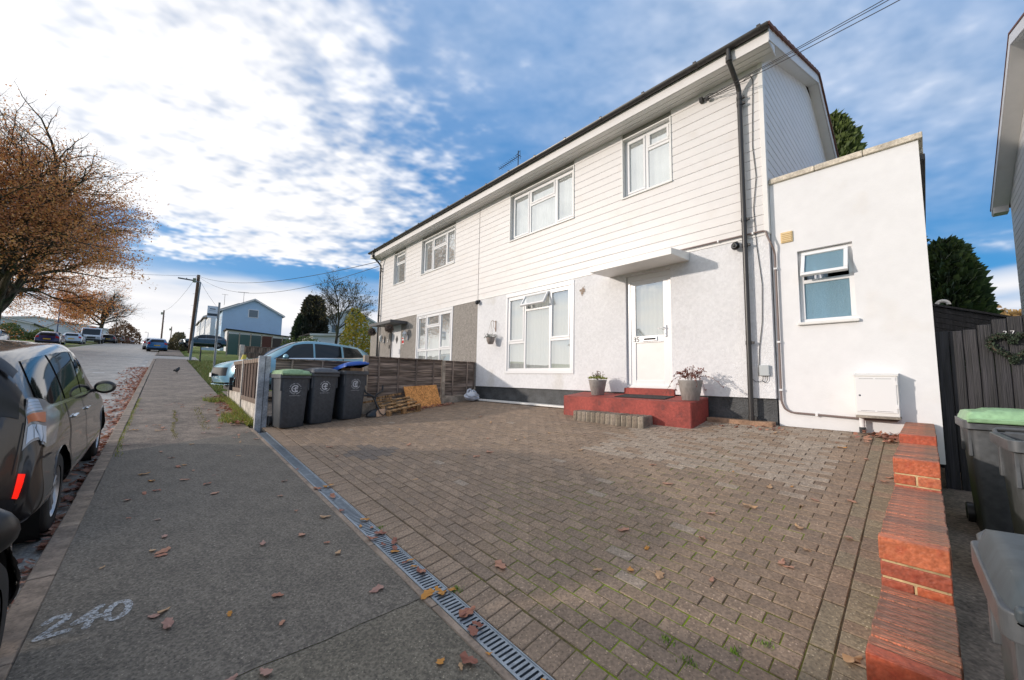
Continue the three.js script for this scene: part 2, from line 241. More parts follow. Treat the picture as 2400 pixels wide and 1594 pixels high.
{
  // carriageway
  const road = struct('road', strip(-7.6, KO, 40, -170, -.10, 8, 160), M.road);
  struct('side_road', grid(10, 6, (u, v) => { const z = mix(-39.4, -45.6, v), x = mix(KO, 40, u); return [x, P(z) - .055 + .004, z]; }), M.road);
  // white paint on the road near the junction
  const wp = std({ color: lin(.62, .62, .60), map: T.blot, roughness: .7 });
  const dash = (x0, x1, z0, z1) => mesh('painted_dash', strip(x0, x1, z0, z1, -.094, 1, 1), wp, road);
  for (let i = 0; i < 7; i++) dash(-4.1 + i * .62, -3.75 + i * .62, -24.4, -24.9);
  for (let i = 0; i < 6; i++) dash(-3.8 + i * .62, -3.45 + i * .62, -26.2, -26.7);
  for (const z of [-21, -33, -38, -49, -55]) dash(-4.1, -3.98, z, z - 1.6);
  for (let i = 0; i < 4; i++) dash(-1.0, -.75, -30.2 - i * 2.2, -31.4 - i * 2.2);
  // kerb stones
  const kerb = grp('kerb'); kerb.userData.kind = 'structure';
  const kg = rb(KO, KI, -.26, 0, -.457, .457, .012, 2), pitch = Math.atan(.06);
  const kms = [M.kerb, M.kerb.clone(), M.kerb.clone()]; kms[1].color = lin(.37, .31, .265); kms[2].color = lin(.46, .38, .315);
  for (let i = 0; i < 60; i++) {
    const z = 1.2 - i * .915; if (z < -39 && z > -46) continue;
    const k = mesh('kerb_stone', kg, kms[(i * 7 + (i >> 2)) % 3], kerb); k.position.set(-.02 * (i < 20 ? i / 20 : 1) + rr(-.004, .004), P(z) + .002 + rr(-.003, .003), z); k.rotation.x = Math.atan((P(z + .4) - P(z - .4)) / .8) * -1; k.rotation.y = rr(-.004, .004);
  }
  const kerb2 = grp('kerb'); kerb2.userData.kind = 'structure';
  mesh('kerb_line', grid(1, 150, (u, v) => { const z = mix(35, -165, v); return [mix(-7.75, -7.6, u), P(z) - .01, z]; }), M.kerb, kerb2);
  mesh('kerb_face', grid(1, 150, (u, v) => { const z = mix(35, -165, v); return [-7.6, P(z) - .01 - u * .1, z]; }), M.kerb, kerb2);
  // pavement: patched lengths of tarmac
  const pave = grp('pavement'); pave.userData.kind = 'structure';
  const old2 = M.tarmac.clone(); old2.color = lin(.42, .38, .31); old2.map = T.patchTar ?? M.tarmac.map;
  const wave = (x, z) => (fbm(x * 2.2 + 3, z * 1.3, 3) - .5) * .006;
  const lay = (name, z0, z1, m, off, s0 = 0, s1 = 0) => mesh(name, grid(40, Math.max(6, Math.round(Math.abs(z1 - z0) * 5)), (u, v) => { const x = mix(KI - .005, 1.297, u), za = z0 + s0 * u, zb = z1 + s1 * u, jag = q => q > 1 ? 0 : (fbm(x * 9 + q * 7, q * 3 + .5, 3) - .5) * .035, z = mix(za + jag(z0), zb + jag(z1), v), e = Math.min(v, 1 - v) * Math.abs(z1 - z0); return [x, P(z) + off + wave(x, z) * sstep(0, .3, u) * sstep(0, .1, 1 - u) - .004 * (1 - sstep(0, .015, e)), z]; }), m, pave);
  lay('tarmac_panel', 6, -2.22, old2, -.003);
  lay('tarmac_panel', -2.22, -7.55, M.tarmac, 0, 0, -.85);
  lay('tarmac_panel', -7.55, -14.5, M.tarmacOld, -.004, -.85, 0);
  lay('tarmac_panel', -14.5, -39.4, M.tarmacOld, -.006);
  mesh('tarmac_panel', grid(6, 60, (u, v) => { const z = mix(-45.6, -120, v); return [mix(KI, 1.4, u), P(z) - .006, z]; }), M.tarmacOld, pave);
  // sprayed survey number on the tarmac by the kerb
  const cv = document.createElement('canvas'); cv.width = 512; cv.height = 320; const cx = cv.getContext('2d');
  cx.clearRect(0, 0, 512, 320); cx.strokeStyle = '#ffffff'; cx.lineWidth = 46; cx.lineCap = 'round'; cx.lineJoin = 'round';
  cx.beginPath(); cx.moveTo(38, 92); cx.lineTo(80, 46); cx.lineTo(142, 52); cx.lineTo(140, 104); cx.lineTo(28, 262); cx.lineTo(172, 258); cx.stroke();
  cx.beginPath(); cx.moveTo(318, 44); cx.lineTo(196, 188); cx.lineTo(322, 176); cx.moveTo(290, 130); cx.lineTo(262, 276); cx.stroke();
  cx.beginPath(); cx.ellipse(420, 160, 58, 108, .12, 0, 6.3); cx.stroke();
  const id = cx.getImageData(0, 0, 512, 320).data;
  const ct = tex(512, 320, (x, y, u, v) => { const o = ((319 - y) * 512 + x) * 4; const a = id[o + 3] / 255 * sstep(.36, .74, fbm(x * .07, y * .07, 4) * .6 + fbm(x * .4, y * .4, 3) * .5); return [.80, .82, .84, a * .75]; }, true, 1);
  ct.wrapS = ct.wrapT = THREE.ClampToEdgeWrapping;
  mesh('painted_number', grid(8, 6, (u, v) => { const x = mix(-.385, -.02, u), z = mix(-3.02, -3.28, v) + .02 * u; return [x, P(z) + .006 + wave(x, z), z]; }, (u, v) => [u, v]), std({ map: ct, transparent: true, roughness: .9, alphaTest: 0 }), pave);
}
// ---------------------------------------------------------------- block paved drive
const tiltAt = (x, z) => { const e = .05, dx = (G(x + e, z) - G(x - e, z)) / (2 * e), dz = (G(x, z + e) - G(x, z - e)) / (2 * e); return new THREE.Quaternion().setFromUnitVectors(new THREE.Vector3(0, 1, 0), new THREE.Vector3(-dx, 1, -dz).normalize()); };
const DZ0 = -8.72, DZ1 = -.205;
{
  const drive = grp('driveway'); drive.userData.kind = 'structure';
  // jointing grit and moss between the blocks
  const moss = (x, z) => { const n = fbm(x * 1.1 + 2, z * 1.1 + 5, 4), d = Math.exp(-(Math.pow((x - 3.0) / 1.0, 2) + Math.pow((z + 1.75) / .9, 2))); const d2 = Math.exp(-(Math.pow((x - 2.2) / .5, 2) + Math.pow((z + .8) / .5, 2))) * .8; return clamp((d * 1.9 + d2 * 1.2) * (n * 1.7 - .1) + sstep(.58, .75, n) * .4); };
  const bt = tex(512, 1024, (px, py, u, v) => { const x = mix(XD, XF + .1, u), z = mix(DZ0, .1, v), k = sstep(.25, .6, moss(x, z)) * sstep(.25, .55, fbm(px * .22, py * .22, 3) + .1), n = fbm(px * .5, py * .5, 3) - .5; return [mix(.34, .44, k) + n * .2, mix(.29, .52, k) + n * .2, mix(.22, .05, k) + n * .1]; }, true, 1);
  mesh('joint_bed', grid(24, 40, (u, v) => { const x = mix(XD, XF + .1, u), z = mix(DZ0, .0, v); return [x, G(x, Math.min(z, -.001)) - .005, z]; }, (u, v) => [u, v]), std({ map: bt, roughness: 1 }), drive);
  // block shapes: chamfered top, five faces
  const blockGeo = (L, W, r) => {
    const a = L / 2 - .0025, b = W / 2 - .0025, c = .004, h = .03, p = [], idx = [];
    const j = () => rr(-.0012, .0012, r);
    const lo = [[-a, -h, -b], [a, -h, -b], [a, -h, b], [-a, -h, b]], md = [[-a, -c, -b], [a, -c, -b], [a, -c, b], [-a, -c, b]], up = [[-a + c, 0, -b + c], [a - c, 0, -b + c], [a - c, 0, b - c], [-a + c, 0, b - c]].map(q => [q[0] + j(), q[1] + j(), q[2] + j()]);
    const quad = (A, B, C, D) => { p.push(...A, ...C, ...B, ...A, ...D, ...C); };
    quad(...up); for (let i = 0; i < 4; i++) { const k = (i + 1) % 4; quad(md[i], md[k], up[k], up[i]); quad(lo[i], lo[k], md[k], md[i]); }
    const g = new THREE.BufferGeometry(); g.setAttribute('position', new THREE.Float32BufferAttribute(p, 3)); flip(g); g.computeVertexNormals();
    const nn = g.attributes.normal; if (nn.getY(0) < 0) { flip(g); g.computeVertexNormals(); } return g;
  };
  const tones = [[.190, .142, .106], [.170, .127, .096], [.205, .155, .118], [.148, .114, .090], [.182, .136, .098], [.222, .170, .130], [.160, .125, .100], [.238, .196, .160], [.256, .215, .178], [.178, .150, .108], [.120, .10, .088]];
  const r = mulberry(31), shapes = {};
  const shape = (L, W, tone) => { const key = [L.toFixed(3), W.toFixed(3), tone, r() * 3 | 0].join(); if (!shapes[key]) { const g = blockGeo(L, W, r); uvm(g, r() * 9); const c = new Float32Array(g.attributes.position.count * 3); for (let i = 0; i < c.length; i++) c[i] = mix(tones[tone][i % 3], [.195, .143, .103][i % 3], tone > 6 ? 0 : .45) * 2.45; g.setAttribute('color', new THREE.BufferAttribute(c, 3)); shapes[key] = g; } return shapes[key]; };
  const mP = std({ vertexColors: true, map: T.paver, bumpMap: T.paverB, bumpScale: .0025, roughness: .72 });
  const blocks = [];
  const put = (x, z, L, W, kind) => {
    let tone; const q = r();
    const clean = sstep(4.15, 4.5, x + (fbm(x * 9, z * 5, 2) - .5) * .5) * sstep(-3.4, -3.0, z) * sstep(-.62, -.75, z), stain = Math.exp(-(Math.pow((x - 2.35) / .35, 2) + Math.pow((z + 5.5) / .55, 2)));
    if (kind === 'edge') tone = q < .5 ? 5 : q < .8 ? 2 : 0; else if (kind === 'green') tone = q < .55 ? 9 : q < .8 ? 0 : 6;
    else if (clean > .5) tone = q < .42 ? 7 : q < .75 ? 8 : q < .9 ? 5 : 2; else if (stain > .35 + .5 * r()) tone = 10; else tone = q < .16 ? 0 : q < .34 ? 1 : q < .5 ? 2 : q < .66 ? 3 : q < .8 ? 4 : q < .86 ? 5 : q < .99 ? 6 : 7;
    blocks.push({ x, z, L, W, tone });
  };
  // stretcher rows
  for (let i = 0; i < 49; i++) { const x = 1.745 + i * .1; if (x > XF - .03) break; for (let j = -1; j < 43; j++) { let z0 = -8.676 + j * .2 + (i % 2) * .1, z1 = z0 + .2; z0 = Math.max(z0, -8.676); z1 = Math.min(z1, -.476); if (z1 - z0 < .045) continue; if (x > 5.98 && z0 > -4.9 && z1 < -2.5) continue; put(x, (z0 + z1) / 2, z1 - z0, .1); } }
  for (let z = -8.66; z < DZ1; z += .1) put(1.59, z, .2, .1, 'edge');               // soldier course beside the drain
  for (let x = 1.80; x < XF; x += .2) put(x, -.425, .2, .1, 'green');                // stretcher course
  for (let x = 1.75; x < XF - .02; x += .1) put(x, -.272, .1, .2, 'green');          // soldier course by the brick wall
  const isSol = b => b.W === .1 && Math.abs(b.x - 1.59) < .01, isX = b => Math.abs(b.z + .425) < .01;
  const cam = camera.position; camera.updateMatrixWorld(); camera.updateProjectionMatrix();
  const v3 = new THREE.Vector3(), fr = b => { v3.set(b.x, G(b.x, b.z), b.z).project(camera); return Math.abs(v3.x) < 1.02 && Math.abs(v3.y) < 1.02 && v3.z < 1; };
  for (const b of blocks) b.d = Math.hypot(b.x, b.z) + (fr(b) ? 0 : 1000);
  blocks.sort((a, b) => a.d - b.d);
  const rest = [];
  blocks.forEach((b, n) => {
    const along = isSol(b) || isX(b), g = along ? shape(.2, .1, b.tone) : b.W === .2 ? shape(.1, .2, b.tone) : shape(b.W, b.L, b.tone);
    const q = tiltAt(b.x, b.z); q.multiply(new THREE.Quaternion().setFromEuler(new THREE.Euler(rr(-.012, .012, r), rr(-.008, .008, r), rr(-.012, .012, r))));
    const m4 = new THREE.Matrix4().compose(new THREE.Vector3(b.x + rr(-.0015, .0015, r), G(b.x, b.z) + rr(-.002, .002, r), b.z), q, new THREE.Vector3(1, 1, 1));
    if (n < 300) { const o = mesh('paving_block', g, mP, drive); o.applyMatrix4(m4); } else { const h = g.clone().applyMatrix4(m4); rest.push(h); }
  });
  const all = mesh('paving_blocks', rest, mP, drive); all.userData.kind = 'stuff';
}
// ---------------------------------------------------------------- linear drain
{
  const d = thing('channel_drain', 'long galvanised slotted channel drain between the tarmac path and the paved drive', 'drain');
  mesh('channel', [grid(1, 30, (u, v) => { const z = mix(DZ0, -.2, v); return [mix(1.345, 1.483, u), P(z) - .09, z]; }), grid(1, 30, (u, v) => { const z = mix(DZ0, -.2, v); return [1.345, P(z) - .1 * u, z]; }), grid(1, 30, (u, v) => { const z = mix(DZ0, -.2, v); return [1.483, P(z) - .1 * u, z]; })], M.dark, d);
  const edge = [mix(.33, .30, .5)];
  for (let i = 0; i < 9; i++) { const z0 = -.2 - i * .95, z1 = Math.max(z0 - .945, DZ0); const o = mesh('concrete_edging', rb(1.297, 1.3455, -.05, .004, -(z0 - z1) / 2, (z0 - z1) / 2, .006), M.kerb, d); const zm = (z0 + z1) / 2; o.position.set(0, P(zm), zm); o.rotation.x = -Math.atan((P(zm + .3) - P(zm - .3)) / .6); }
  const W = .134, Lg = .995, sh = new THREE.Shape([[-W / 2, -Lg / 2], [W / 2, -Lg / 2], [W / 2, Lg / 2], [-W / 2, Lg / 2]].map(p => new THREE.Vector2(...p)));
  for (let k = 0; k < 31; k++) { const y = -Lg / 2 + .03 + k * .0312; const h = new THREE.Path([[-.049, y], [-.049, y + .014], [.049, y + .014], [.049, y]].map(p => new THREE.Vector2(...p))); sh.holes.push(h); }
  const gg = new THREE.ExtrudeGeometry(sh, { depth: .02, bevelEnabled: false }); gg.rotateX(-Math.PI / 2).translate(0, -.02, 0); uvm(gg);
  const lip = [rb(-W / 2 - .002, -W / 2 + .006, -.03, .004, -Lg / 2, Lg / 2, .002), rb(W / 2 - .006, W / 2 + .002, -.03, .004, -Lg / 2, Lg / 2, .002)];
  for (let i = 0; i < 9; i++) { const z = -.2 - Lg / 2 - i; if (z - Lg / 2 < DZ0 - .4) break; const o = grp('grate', d); mesh('slotted_plate', gg, M.steel, o); mesh('rim', lip, M.steel, o); o.position.set(1.414, P(z) + .002, z); o.rotation.x = -Math.atan((P(z + .3) - P(z - .3)) / .6); }
}
// ---------------------------------------------------------------- the pair of houses
const font = await new FontLoader().loadAsync('fonts/droid/droid_sans_regular.typeface.json');
const fontB = await new FontLoader().loadAsync('fonts/droid/droid_sans_bold.typeface.json');
function wallX(outline, holes, x0, x1) { const s = new THREE.Shape(outline.map(p => new THREE.Vector2(...p))); for (const [a, b, c, d] of holes) s.holes.push(new THREE.Path([[a, c], [a, d], [b, d], [b, c]].map(p => new THREE.Vector2(...p)))); const g = new THREE.ExtrudeGeometry(s, { depth: x1 - x0, bevelEnabled: false }); g.rotateY(Math.PI / 2).scale(1, 1, -1); flip(g); g.translate(x0, 0, 0); g.computeVertexNormals(); return uvm(g); }
const YR0 = 1.27, YC = 3.757, YS = 6.53, BH = .154;
const boardProfile = y0 => [[.045, y0 + .002], [.004, y0 + .002], [0, y0 + .006], [0, y0 + BH * .90], [.003, y0 + BH * .95], [.0045, y0 + BH - .001], [.045, y0 + BH - .001]];
function cutRows(z0, z1, y, holes) { let seg = [[z0, z1]]; for (const [a, b, c, d] of holes) if (y + BH > c + .02 && y < d - .02) seg = seg.flatMap(([p, q]) => b <= p || a >= q ? [[p, q]] : [[p, a], [b, q]].filter(([m, n]) => n - m > .02)); return seg; }
// windows face -x at depth X; cells: [z0, z1, y0, y1, kind]
function windowPart(parent, X, z0, z1, y0, y1, cells, o = {}) {
  const w = grp('window', parent), f = .055, d = .07, fr = [];
  fr.push(rb(X, X + d, y0, y0 + f, z0, z1, .008), rb(X, X + d, y1 - f, y1, z0, z1, .008), rb(X, X + d, y0 + f, y1 - f, z0, z0 + f, .006), rb(X, X + d, y0 + f, y1 - f, z1 - f, z1, .006));
  for (const [a, b, c, e] of o.bars ?? []) fr.push(rb(X + .002, X + d - .002, c, e, a, b, .008));
  mesh('frame', fr, M.upvc, w);
  for (const [a, b, c, e, kind] of cells) {
    if (kind === 'open') {         // top hung sash, tilted out
      const s = grp('opening_sash', w), H = e - c, t = .045, ang = o.tilt ?? .5; s.position.set(X + .005, e, (a + b) / 2); s.rotation.z = -ang;
      const hw = (b - a) / 2 + .01;
      mesh('sash_frame', [rb(-.05, 0, -H - .02, -H - .02 + t, -hw, hw, .006), rb(-.05, 0, -t, 0, -hw, hw, .006), rb(-.05, 0, -H - .02 + t, -t, -hw, -hw + t, .006), rb(-.05, 0, -H - .02 + t, -t, hw - t, hw, .006)], M.upvc, s);
      const g = new THREE.PlaneGeometry(2 * (hw - t), H + .02 - 2 * t); g.rotateY(-Math.PI / 2).translate(-.025, -(H + .02) / 2, 0); mesh('pane', g, o.glass ?? M.glass, s);
      continue;
    }
    const cas = kind === 'sash' ? .042 : 0;
    if (cas) mesh('casement', [rb(X - .012, X + .04, c, c + cas, a, b, .006), rb(X - .012, X + .04, e - cas, e, a, b, .006), rb(X - .012, X + .04, c + cas, e - cas, a, a + cas, .006), rb(X - .012, X + .04, c + cas, e - cas, b - cas, b, .006)], M.upvc, w);
    const g = new THREE.PlaneGeometry(b - a - 2 * cas + .006, e - c - 2 * cas + .006); g.rotateY(-Math.PI / 2).rotateX(rr(-.002, .002)).rotateZ(rr(-.004, .004)).translate(X + .022, (c + e) / 2, (a + b) / 2); mesh('pane', g, o.glass ?? M.glass, w);
  }
  if (o.sill) mesh('sill', rb(o.sill[0], X + .03, y0 - .035, y0 + .004, z0 - .03, z1 + .03, .008), o.sillMat ?? M.upvcOld, w);
  if (o.vent) mesh('trickle_vent', rb(X - .02, X, y1 - .045, y1 - .02, o.vent[0], o.vent[1], .006), M.upvc, w);
  return w;
}
function curtain(label, X, z0, z1, y0, y1, seed, group) {
  const r = mulberry(seed), ph = r() * 9; const g = grid(Math.round((z1 - z0) / .018), 4, (u, v) => { const z = mix(z0, z1, u); return [X + .009 * Math.sin(z * 62 + ph + 2 * Math.sin(z * 7)) + .006 * Math.sin(z * 23), mix(y0, y1, v), z]; });
  return tag(mesh('net_curtain', g, M.net), label, 'curtain', group);
}
function roofY(x) { return x < 10.55 ? mix(6.70, 8.50, (x - 6.2) / 4.35) : mix(8.50, 6.70, (x - 10.55) / 4.35); }
function halfHouse(h, z0, z1, o) {             // z0 far (left) end, z1 near (right) end
  mesh('wall', wallX([[z0, YR0], [z1, YR0], [z1, YC], [z0, YC]], o.low, XF, XF + .25), o.render, h);
  mesh('plinth', wallX([[z0, .55], [z1, .55], [z1, YR0 - .002], [z0, YR0 - .002]], [], XF + .055, XF + .24), M.plinth, h);
  const zc = z1 - (o.corner ? .06 : 0); mesh('upper_wall', wallX([[z0, YC + .002], [zc, YC + .002], [zc, YS + .1], [z0, YS + .1]], o.up, XF + .047, XF + .25), M.inner, h);
  mesh('rear_wall', bx(14.4, 14.6, .5, 6.6, z0, z1), o.render, h);
  mesh('floor_slab', [bx(XF + .26, 14.38, 1.1, 1.28, z0 + .1, z1 - .1), bx(XF + .26, 14.38, 3.85, 4.05, z0 + .1, z1 - .1), bx(XF + .26, 14.38, 6.5, 6.55, z0 + .1, z1 - .1)], M.inner, h);
  mesh('partition', [bx(9.5, 9.6, 1.28, 6.5, z0 + .1, z1 - .1), bx(XF + .26, 9.5, 1.28, 6.5, mix(z0, z1, .48), mix(z0, z1, .48) + .1)], M.inner, h);
  // shiplap boards on the front
  for (let k = 0, y = YC; y < YS - .05; k++, y += BH) for (const [a, b] of cutRows(z0 + .012, z1 - (o.corner ? .05 : .012), y, o.trim)) {
    const yy = Math.min(y, 99), p = boardProfile(0).map(([x, q]) => [x, Math.min(q, YS - .004 - y)]); const g = prism(p, b - a, 'z'); g.translate(XF + rr(-.0012, .0012), yy + rr(-.001, .001), a); uvm(g, rr(0, 5)); mesh('cladding_board', g, M.clad, h);
  }
  mesh('cladding_trim', [rb(XF - .012, XF + .04, YC - .02, YC + .006, z0 + .01, z1 - .01, .003), ...(o.corner ? [rb(XF - .012, XF + .08, YC, YS - .002, z1 - .052, z1 + .012, .004)] : [rb(XF - .006, XF + .03, YC, YS, z0 - .013, z0 + .013, .003)])], M.upvcOld, h);
  // upstairs openings lined with boards
  for (const [a, b, c, d] of o.trim) mesh('window_surround', [rb(XF - .018, XF + .10, c - .02, d, a - .004, a + .022, .003), rb(XF - .018, XF + .10, c - .02, d, b - .022, b + .004, .003), rb(XF - .03, XF + .10, c - .034, c - .006, a - .01, b + .01, .004), rb(XF - .008, XF + .10, d - .02, d + .004, a, b, .003)], M.upvcOld, h);
  // eaves
  const za = z0 + (o.leftEnd ? -.19 : 0), zb = z1 + (o.corner ? .19 : 0);
  const sof = grp('soffit', h); for (const [p, q] of [[6.262, 6.366], [6.374, 6.478], [6.486, 6.64]]) mesh('soffit_board', rb(p, q, YS - .006, YS + .01, za, zb, .003), M.upvcOld, sof);
  mesh('vent_strip', [bx(6.25, 6.50, YS + .012, YS + .016, za, zb)], M.dark, sof);
  mesh('fascia', rb(6.232, 6.25, YS - .012, 6.71, za, zb, .004), M.clad, h);
  const gut = grp('gutter', h), gp = []; for (let i = 0; i <= 10; i++) { const t = Math.PI * i / 10; gp.push([6.175 - .058 * Math.cos(t), 6.752 - .062 * Math.sin(t)]); } for (let i = 10; i >= 0; i--) { const t = Math.PI * i / 10; gp.push([6.175 - .054 * Math.cos(t), 6.752 - .058 * Math.sin(t)]); }
  const gl = prism(gp, zb - za + .02, 'z'); gl.translate(0, 0, za - .01); mesh('channel', gl, M.gutter, gut);
  for (let z = zb - .12; z > za; z -= .92) { const bp = []; for (let i = 0; i <= 8; i++) { const t = Math.PI * i / 8; bp.push([6.175 - .066 * Math.cos(t), 6.757 - .071 * Math.sin(t)]); } bp.push([6.237, 6.757], [6.237, 6.69]); const b2 = prism([...bp.slice(0, 9), [6.237, 6.775], [6.11, 6.775]], .05, 'z'); b2.translate(0, 0, z); mesh('bracket', b2, M.gutter, gut); }
  if (o.corner) mesh('gutter_end', prism([...gp.slice(0, 11)], .012, 'z').translate(0, 0, zb + .008), M.gutter, gut);
  // roof slopes and courses of tiles
  const roof = grp('roof', h); const front = (x0, x1, y0, y1) => prism([[x0, y0], [x1, y1], [x1, y1 + .05], [x0, y0 + .05]], zb - za + .08, 'z').translate(0, 0, za - .04);
  for (let i = 0; i < 14; i++) { const a = 6.14 + i * .315, b = a + .34; mesh('tile_course', front(a, b, roofY(a) + .035, roofY(b) + .012), M.tile, roof); mesh('tile_course', front(21.1 - b, 21.1 - a, roofY(b) + .012, roofY(a) + .035), M.tile, roof); }
  mesh('ridge_tiles', lathe([[.11, 0], [.11, zb - za]], 10).rotateX(Math.PI / 2).translate(10.55, 8.52, za), M.tile, roof);
}
function downpipe(h, z, bottom, bend = 0) {
  const X = 6.52, dp = grp('downpipe', h);
  mesh('pipe', [tube([[6.18, 6.72, z + bend], [6.18, 6.55, z + bend], [6.20, 6.50, z + bend], [6.47, 6.24, z], [X, 6.15, z], [X, 6.05, z]], .036, 12, 30), rod([X, 6.07, z], [X, bottom, z], .036, .036, 14)], M.gutter, dp);
  for (const y of [6.05, 5.95, 4.03, 3.62, 2.1, .98]) if (y > bottom) mesh('clip', [cyl(.042, .042, y - .03, y + .03, X, z, 14), bx(X, XF + .01, y - .012, y + .012, z - .02, z + .02), rb(X - .01, X + .03, y - .018, y + .018, z + .03, z + .075, .004)], M.gutter, dp);
  mesh('collar', cyl(.046, .046, 6.50, 6.58, 6.18, z + bend, 14), M.gutter, dp);
}
const houseR = grp('semi_detached_house'), houseL = grp('semi_detached_house');
tag(houseR, 'white rendered semi-detached house numbered 35 with white shiplap boards upstairs', 'house', 'pair of semi-detached houses');
tag(houseL, 'adjoining house half with grey pebbledash ground floor and dark door canopy', 'house', 'pair of semi-detached houses');
const ZP = -8.70, ZR = -1.5, ZL = -15.72;
{
  const lowR = [[-7.44, -5.2, 1.63, 3.70], [-3.92, -3.02, 1.27, 3.53]], upR = [[-3.97, -2.95, 5.16, 6.40], [-7.365, -5.195, 5.16, 6.40]];
  halfHouse(houseR, ZP, ZR, { render: M.dash, low: lowR.map(a => a[2] === 1.27 ? [a[0], a[1], 1.30, a[3]] : a), up: upR, trim: upR, corner: true });
  const lowL = [[-12.26, -9.975, 1.63, 3.72], [-14.37, -13.49, 1.35, 3.50]], upL = [[-12.11, -9.97, 5.16, 6.40], [-14.34, -13.35, 5.16, 6.40]];
  halfHouse(houseL, ZL, ZP, { render: M.dashGrey, low: lowL, up: upL, trim: upL, leftEnd: true });
  // gables: plain core, boards, barge board, soffit
  const gableWall = (z0, z1) => { const s = [[XF + .25, .55], [14.6, .55], [14.6, 6.66], [10.55, 8.38], [XF + .25, 6.7]]; return prism(s, z1 - z0, 'z').translate(0, 0, z0); };
  mesh('gable_wall', gableWall(ZR - .25, ZR - .046), M.inner, houseR);
  mesh('gable_wall', gableWall(ZL, ZL + .25), M.dashGrey, houseL);
  mesh('party_wall', gableWall(ZP - .1, ZP + .1), M.inner, houseR);
  mesh('corner_wall', bx(XF + .25, 14.6, YR0, YC, ZR - .05, ZR - .001), M.dash, houseR);
  for (let y = YC; y < 8.2; y += BH) { let a = XF + .075, b = 14.6; if (y + BH > 6.5) { a = Math.max(a, 6.2 + (y + BH - .15 - 6.70) / (1.8 / 4.35)); b = 21.1 - a; } if (b - a < .2) break; const p = boardProfile(0); const s = prism(p, b - a, 'z'); s.rotateY(Math.PI / 2); s.translate(a, y, ZR); 
    const pos = s.attributes.position; s.computeVertexNormals(); mesh('cladding_board', uvm(s, rr(0, 5)), M.clad, houseR); }
  const barge = (x0, x1, drop, top, z, t) => prism([[x0, roofY(x0) - drop], [x1, roofY(x1) - drop], [x1, roofY(x1) + top], [x0, roofY(x0) + top]], t, 'z').translate(0, 0, z);
  const vg = grp('verge', houseR);
  mesh('barge_board', barge(6.235, 10.55, .17, .03, -1.325, .022), M.clad, vg); mesh('barge_board', barge(10.55, 14.86, .17, .03, -1.325, .022), M.clad, vg);
  mesh('verge_tiles', [barge(6.15, 10.57, -.028, .07, -1.33, .06), barge(10.53, 14.95, -.028, .07, -1.33, .06)], M.tile, vg);
  const vs = (x0, x1) => prism([[x0, roofY(x0) - .165], [x1, roofY(x1) - .165], [x1, roofY(x1) - .15], [x0, roofY(x0) - .15]], .17, 'z').translate(0, 0, -1.5);
  mesh('verge_soffit', vs(6.58, 10.55), M.upvcOld, vg); mesh('verge_soffit', vs(10.55, 14.86), M.upvcOld, vg);
  mesh('eaves_box', [rb(6.25, 6.60, YS - .01, 6.70, -1.335, -1.315, .003)], M.clad, vg);
  // upstairs windows
  const Xu = XF + .085;
  windowPart(houseR, Xu, -7.34, -5.22, 5.18, 6.38, [[-7.285, -6.71, 5.235, 6.325, 'sash'], [-6.66, -5.84, 5.235, 5.93, ''], [-6.66, -5.84, 5.98, 6.325, 'sash'], [-5.79, -5.275, 5.235, 6.325, 'sash']], { bars: [[-6.715, -6.655, 5.23, 6.33], [-5.845, -5.785, 5.23, 6.33], [-6.66, -5.84, 5.925, 5.985]] });
  windowPart(houseR, Xu, -3.945, -2.975, 5.18, 6.38, [[-3.89, -3.505, 5.235, 6.325, 'sash'], [-3.445, -3.03, 5.235, 5.98, ''], [-3.445, -3.03, 6.035, 6.325, 'sash']], { bars: [[-3.505, -3.445, 5.23, 6.33], [-3.445, -3.03, 5.98, 6.037]] });
  windowPart(houseL, Xu, -12.085, -9.995, 5.18, 6.38, [[-12.03, -11.47, 5.235, 6.325, 'sash'], [-11.41, -10.62, 5.235, 5.93, ''], [-11.41, -10.62, 5.98, 6.325, 'sash'], [-10.56, -10.05, 5.235, 6.325, 'sash']], { bars: [[-11.47, -11.41, 5.23, 6.33], [-10.62, -10.56, 5.23, 6.33], [-11.41, -10.62, 5.925, 5.985]] });
  windowPart(houseL, Xu, -14.315, -13.375, 5.18, 6.38, [[-14.26, -13.43, 5.235, 5.96, ''], [-14.26, -13.43, 6.015, 6.325, 'sash']], { bars: [[-14.26, -13.43, 5.96, 6.015]] });
  // ground floor windows
  const lowBars = (a, b, p, q) => [[p - .03, p + .03, 1.71, 3.60], [q - .03, q + .03, 1.71, 3.60], [a + .06, p - .03, 2.385, 2.445], [q + .03, b - .06, 2.385, 2.445]];
  mesh('window_surround', [rb(XF - .02, XF + .09, 1.625, 1.70, -7.45, -5.19, .006), rb(XF - .02, XF + .09, 3.615, 3.71, -7.45, -5.19, .006), rb(XF - .02, XF + .09, 1.70, 3.615, -7.45, -7.38, .006), rb(XF - .02, XF + .09, 1.70, 3.615, -5.26, -5.19, .006)], M.upvc, houseR);
  windowPart(houseR, XF + .005, -7.38, -5.26, 1.70, 3.615, [[-7.325, -6.77, 2.445, 3.56, 'sash'], [-7.325, -6.77, 1.755, 2.385, ''], [-6.71, -5.94, 1.755, 3.18, ''], [-6.71, -5.94, 3.24, 3.56, 'open'], [-5.88, -5.315, 2.445, 3.56, 'sash'], [-5.88, -5.315, 1.755, 2.385, '']], { bars: [...lowBars(-7.38, -5.26, -6.74, -5.91), [-6.71, -5.94, 3.18, 3.24]], tilt: .55 });
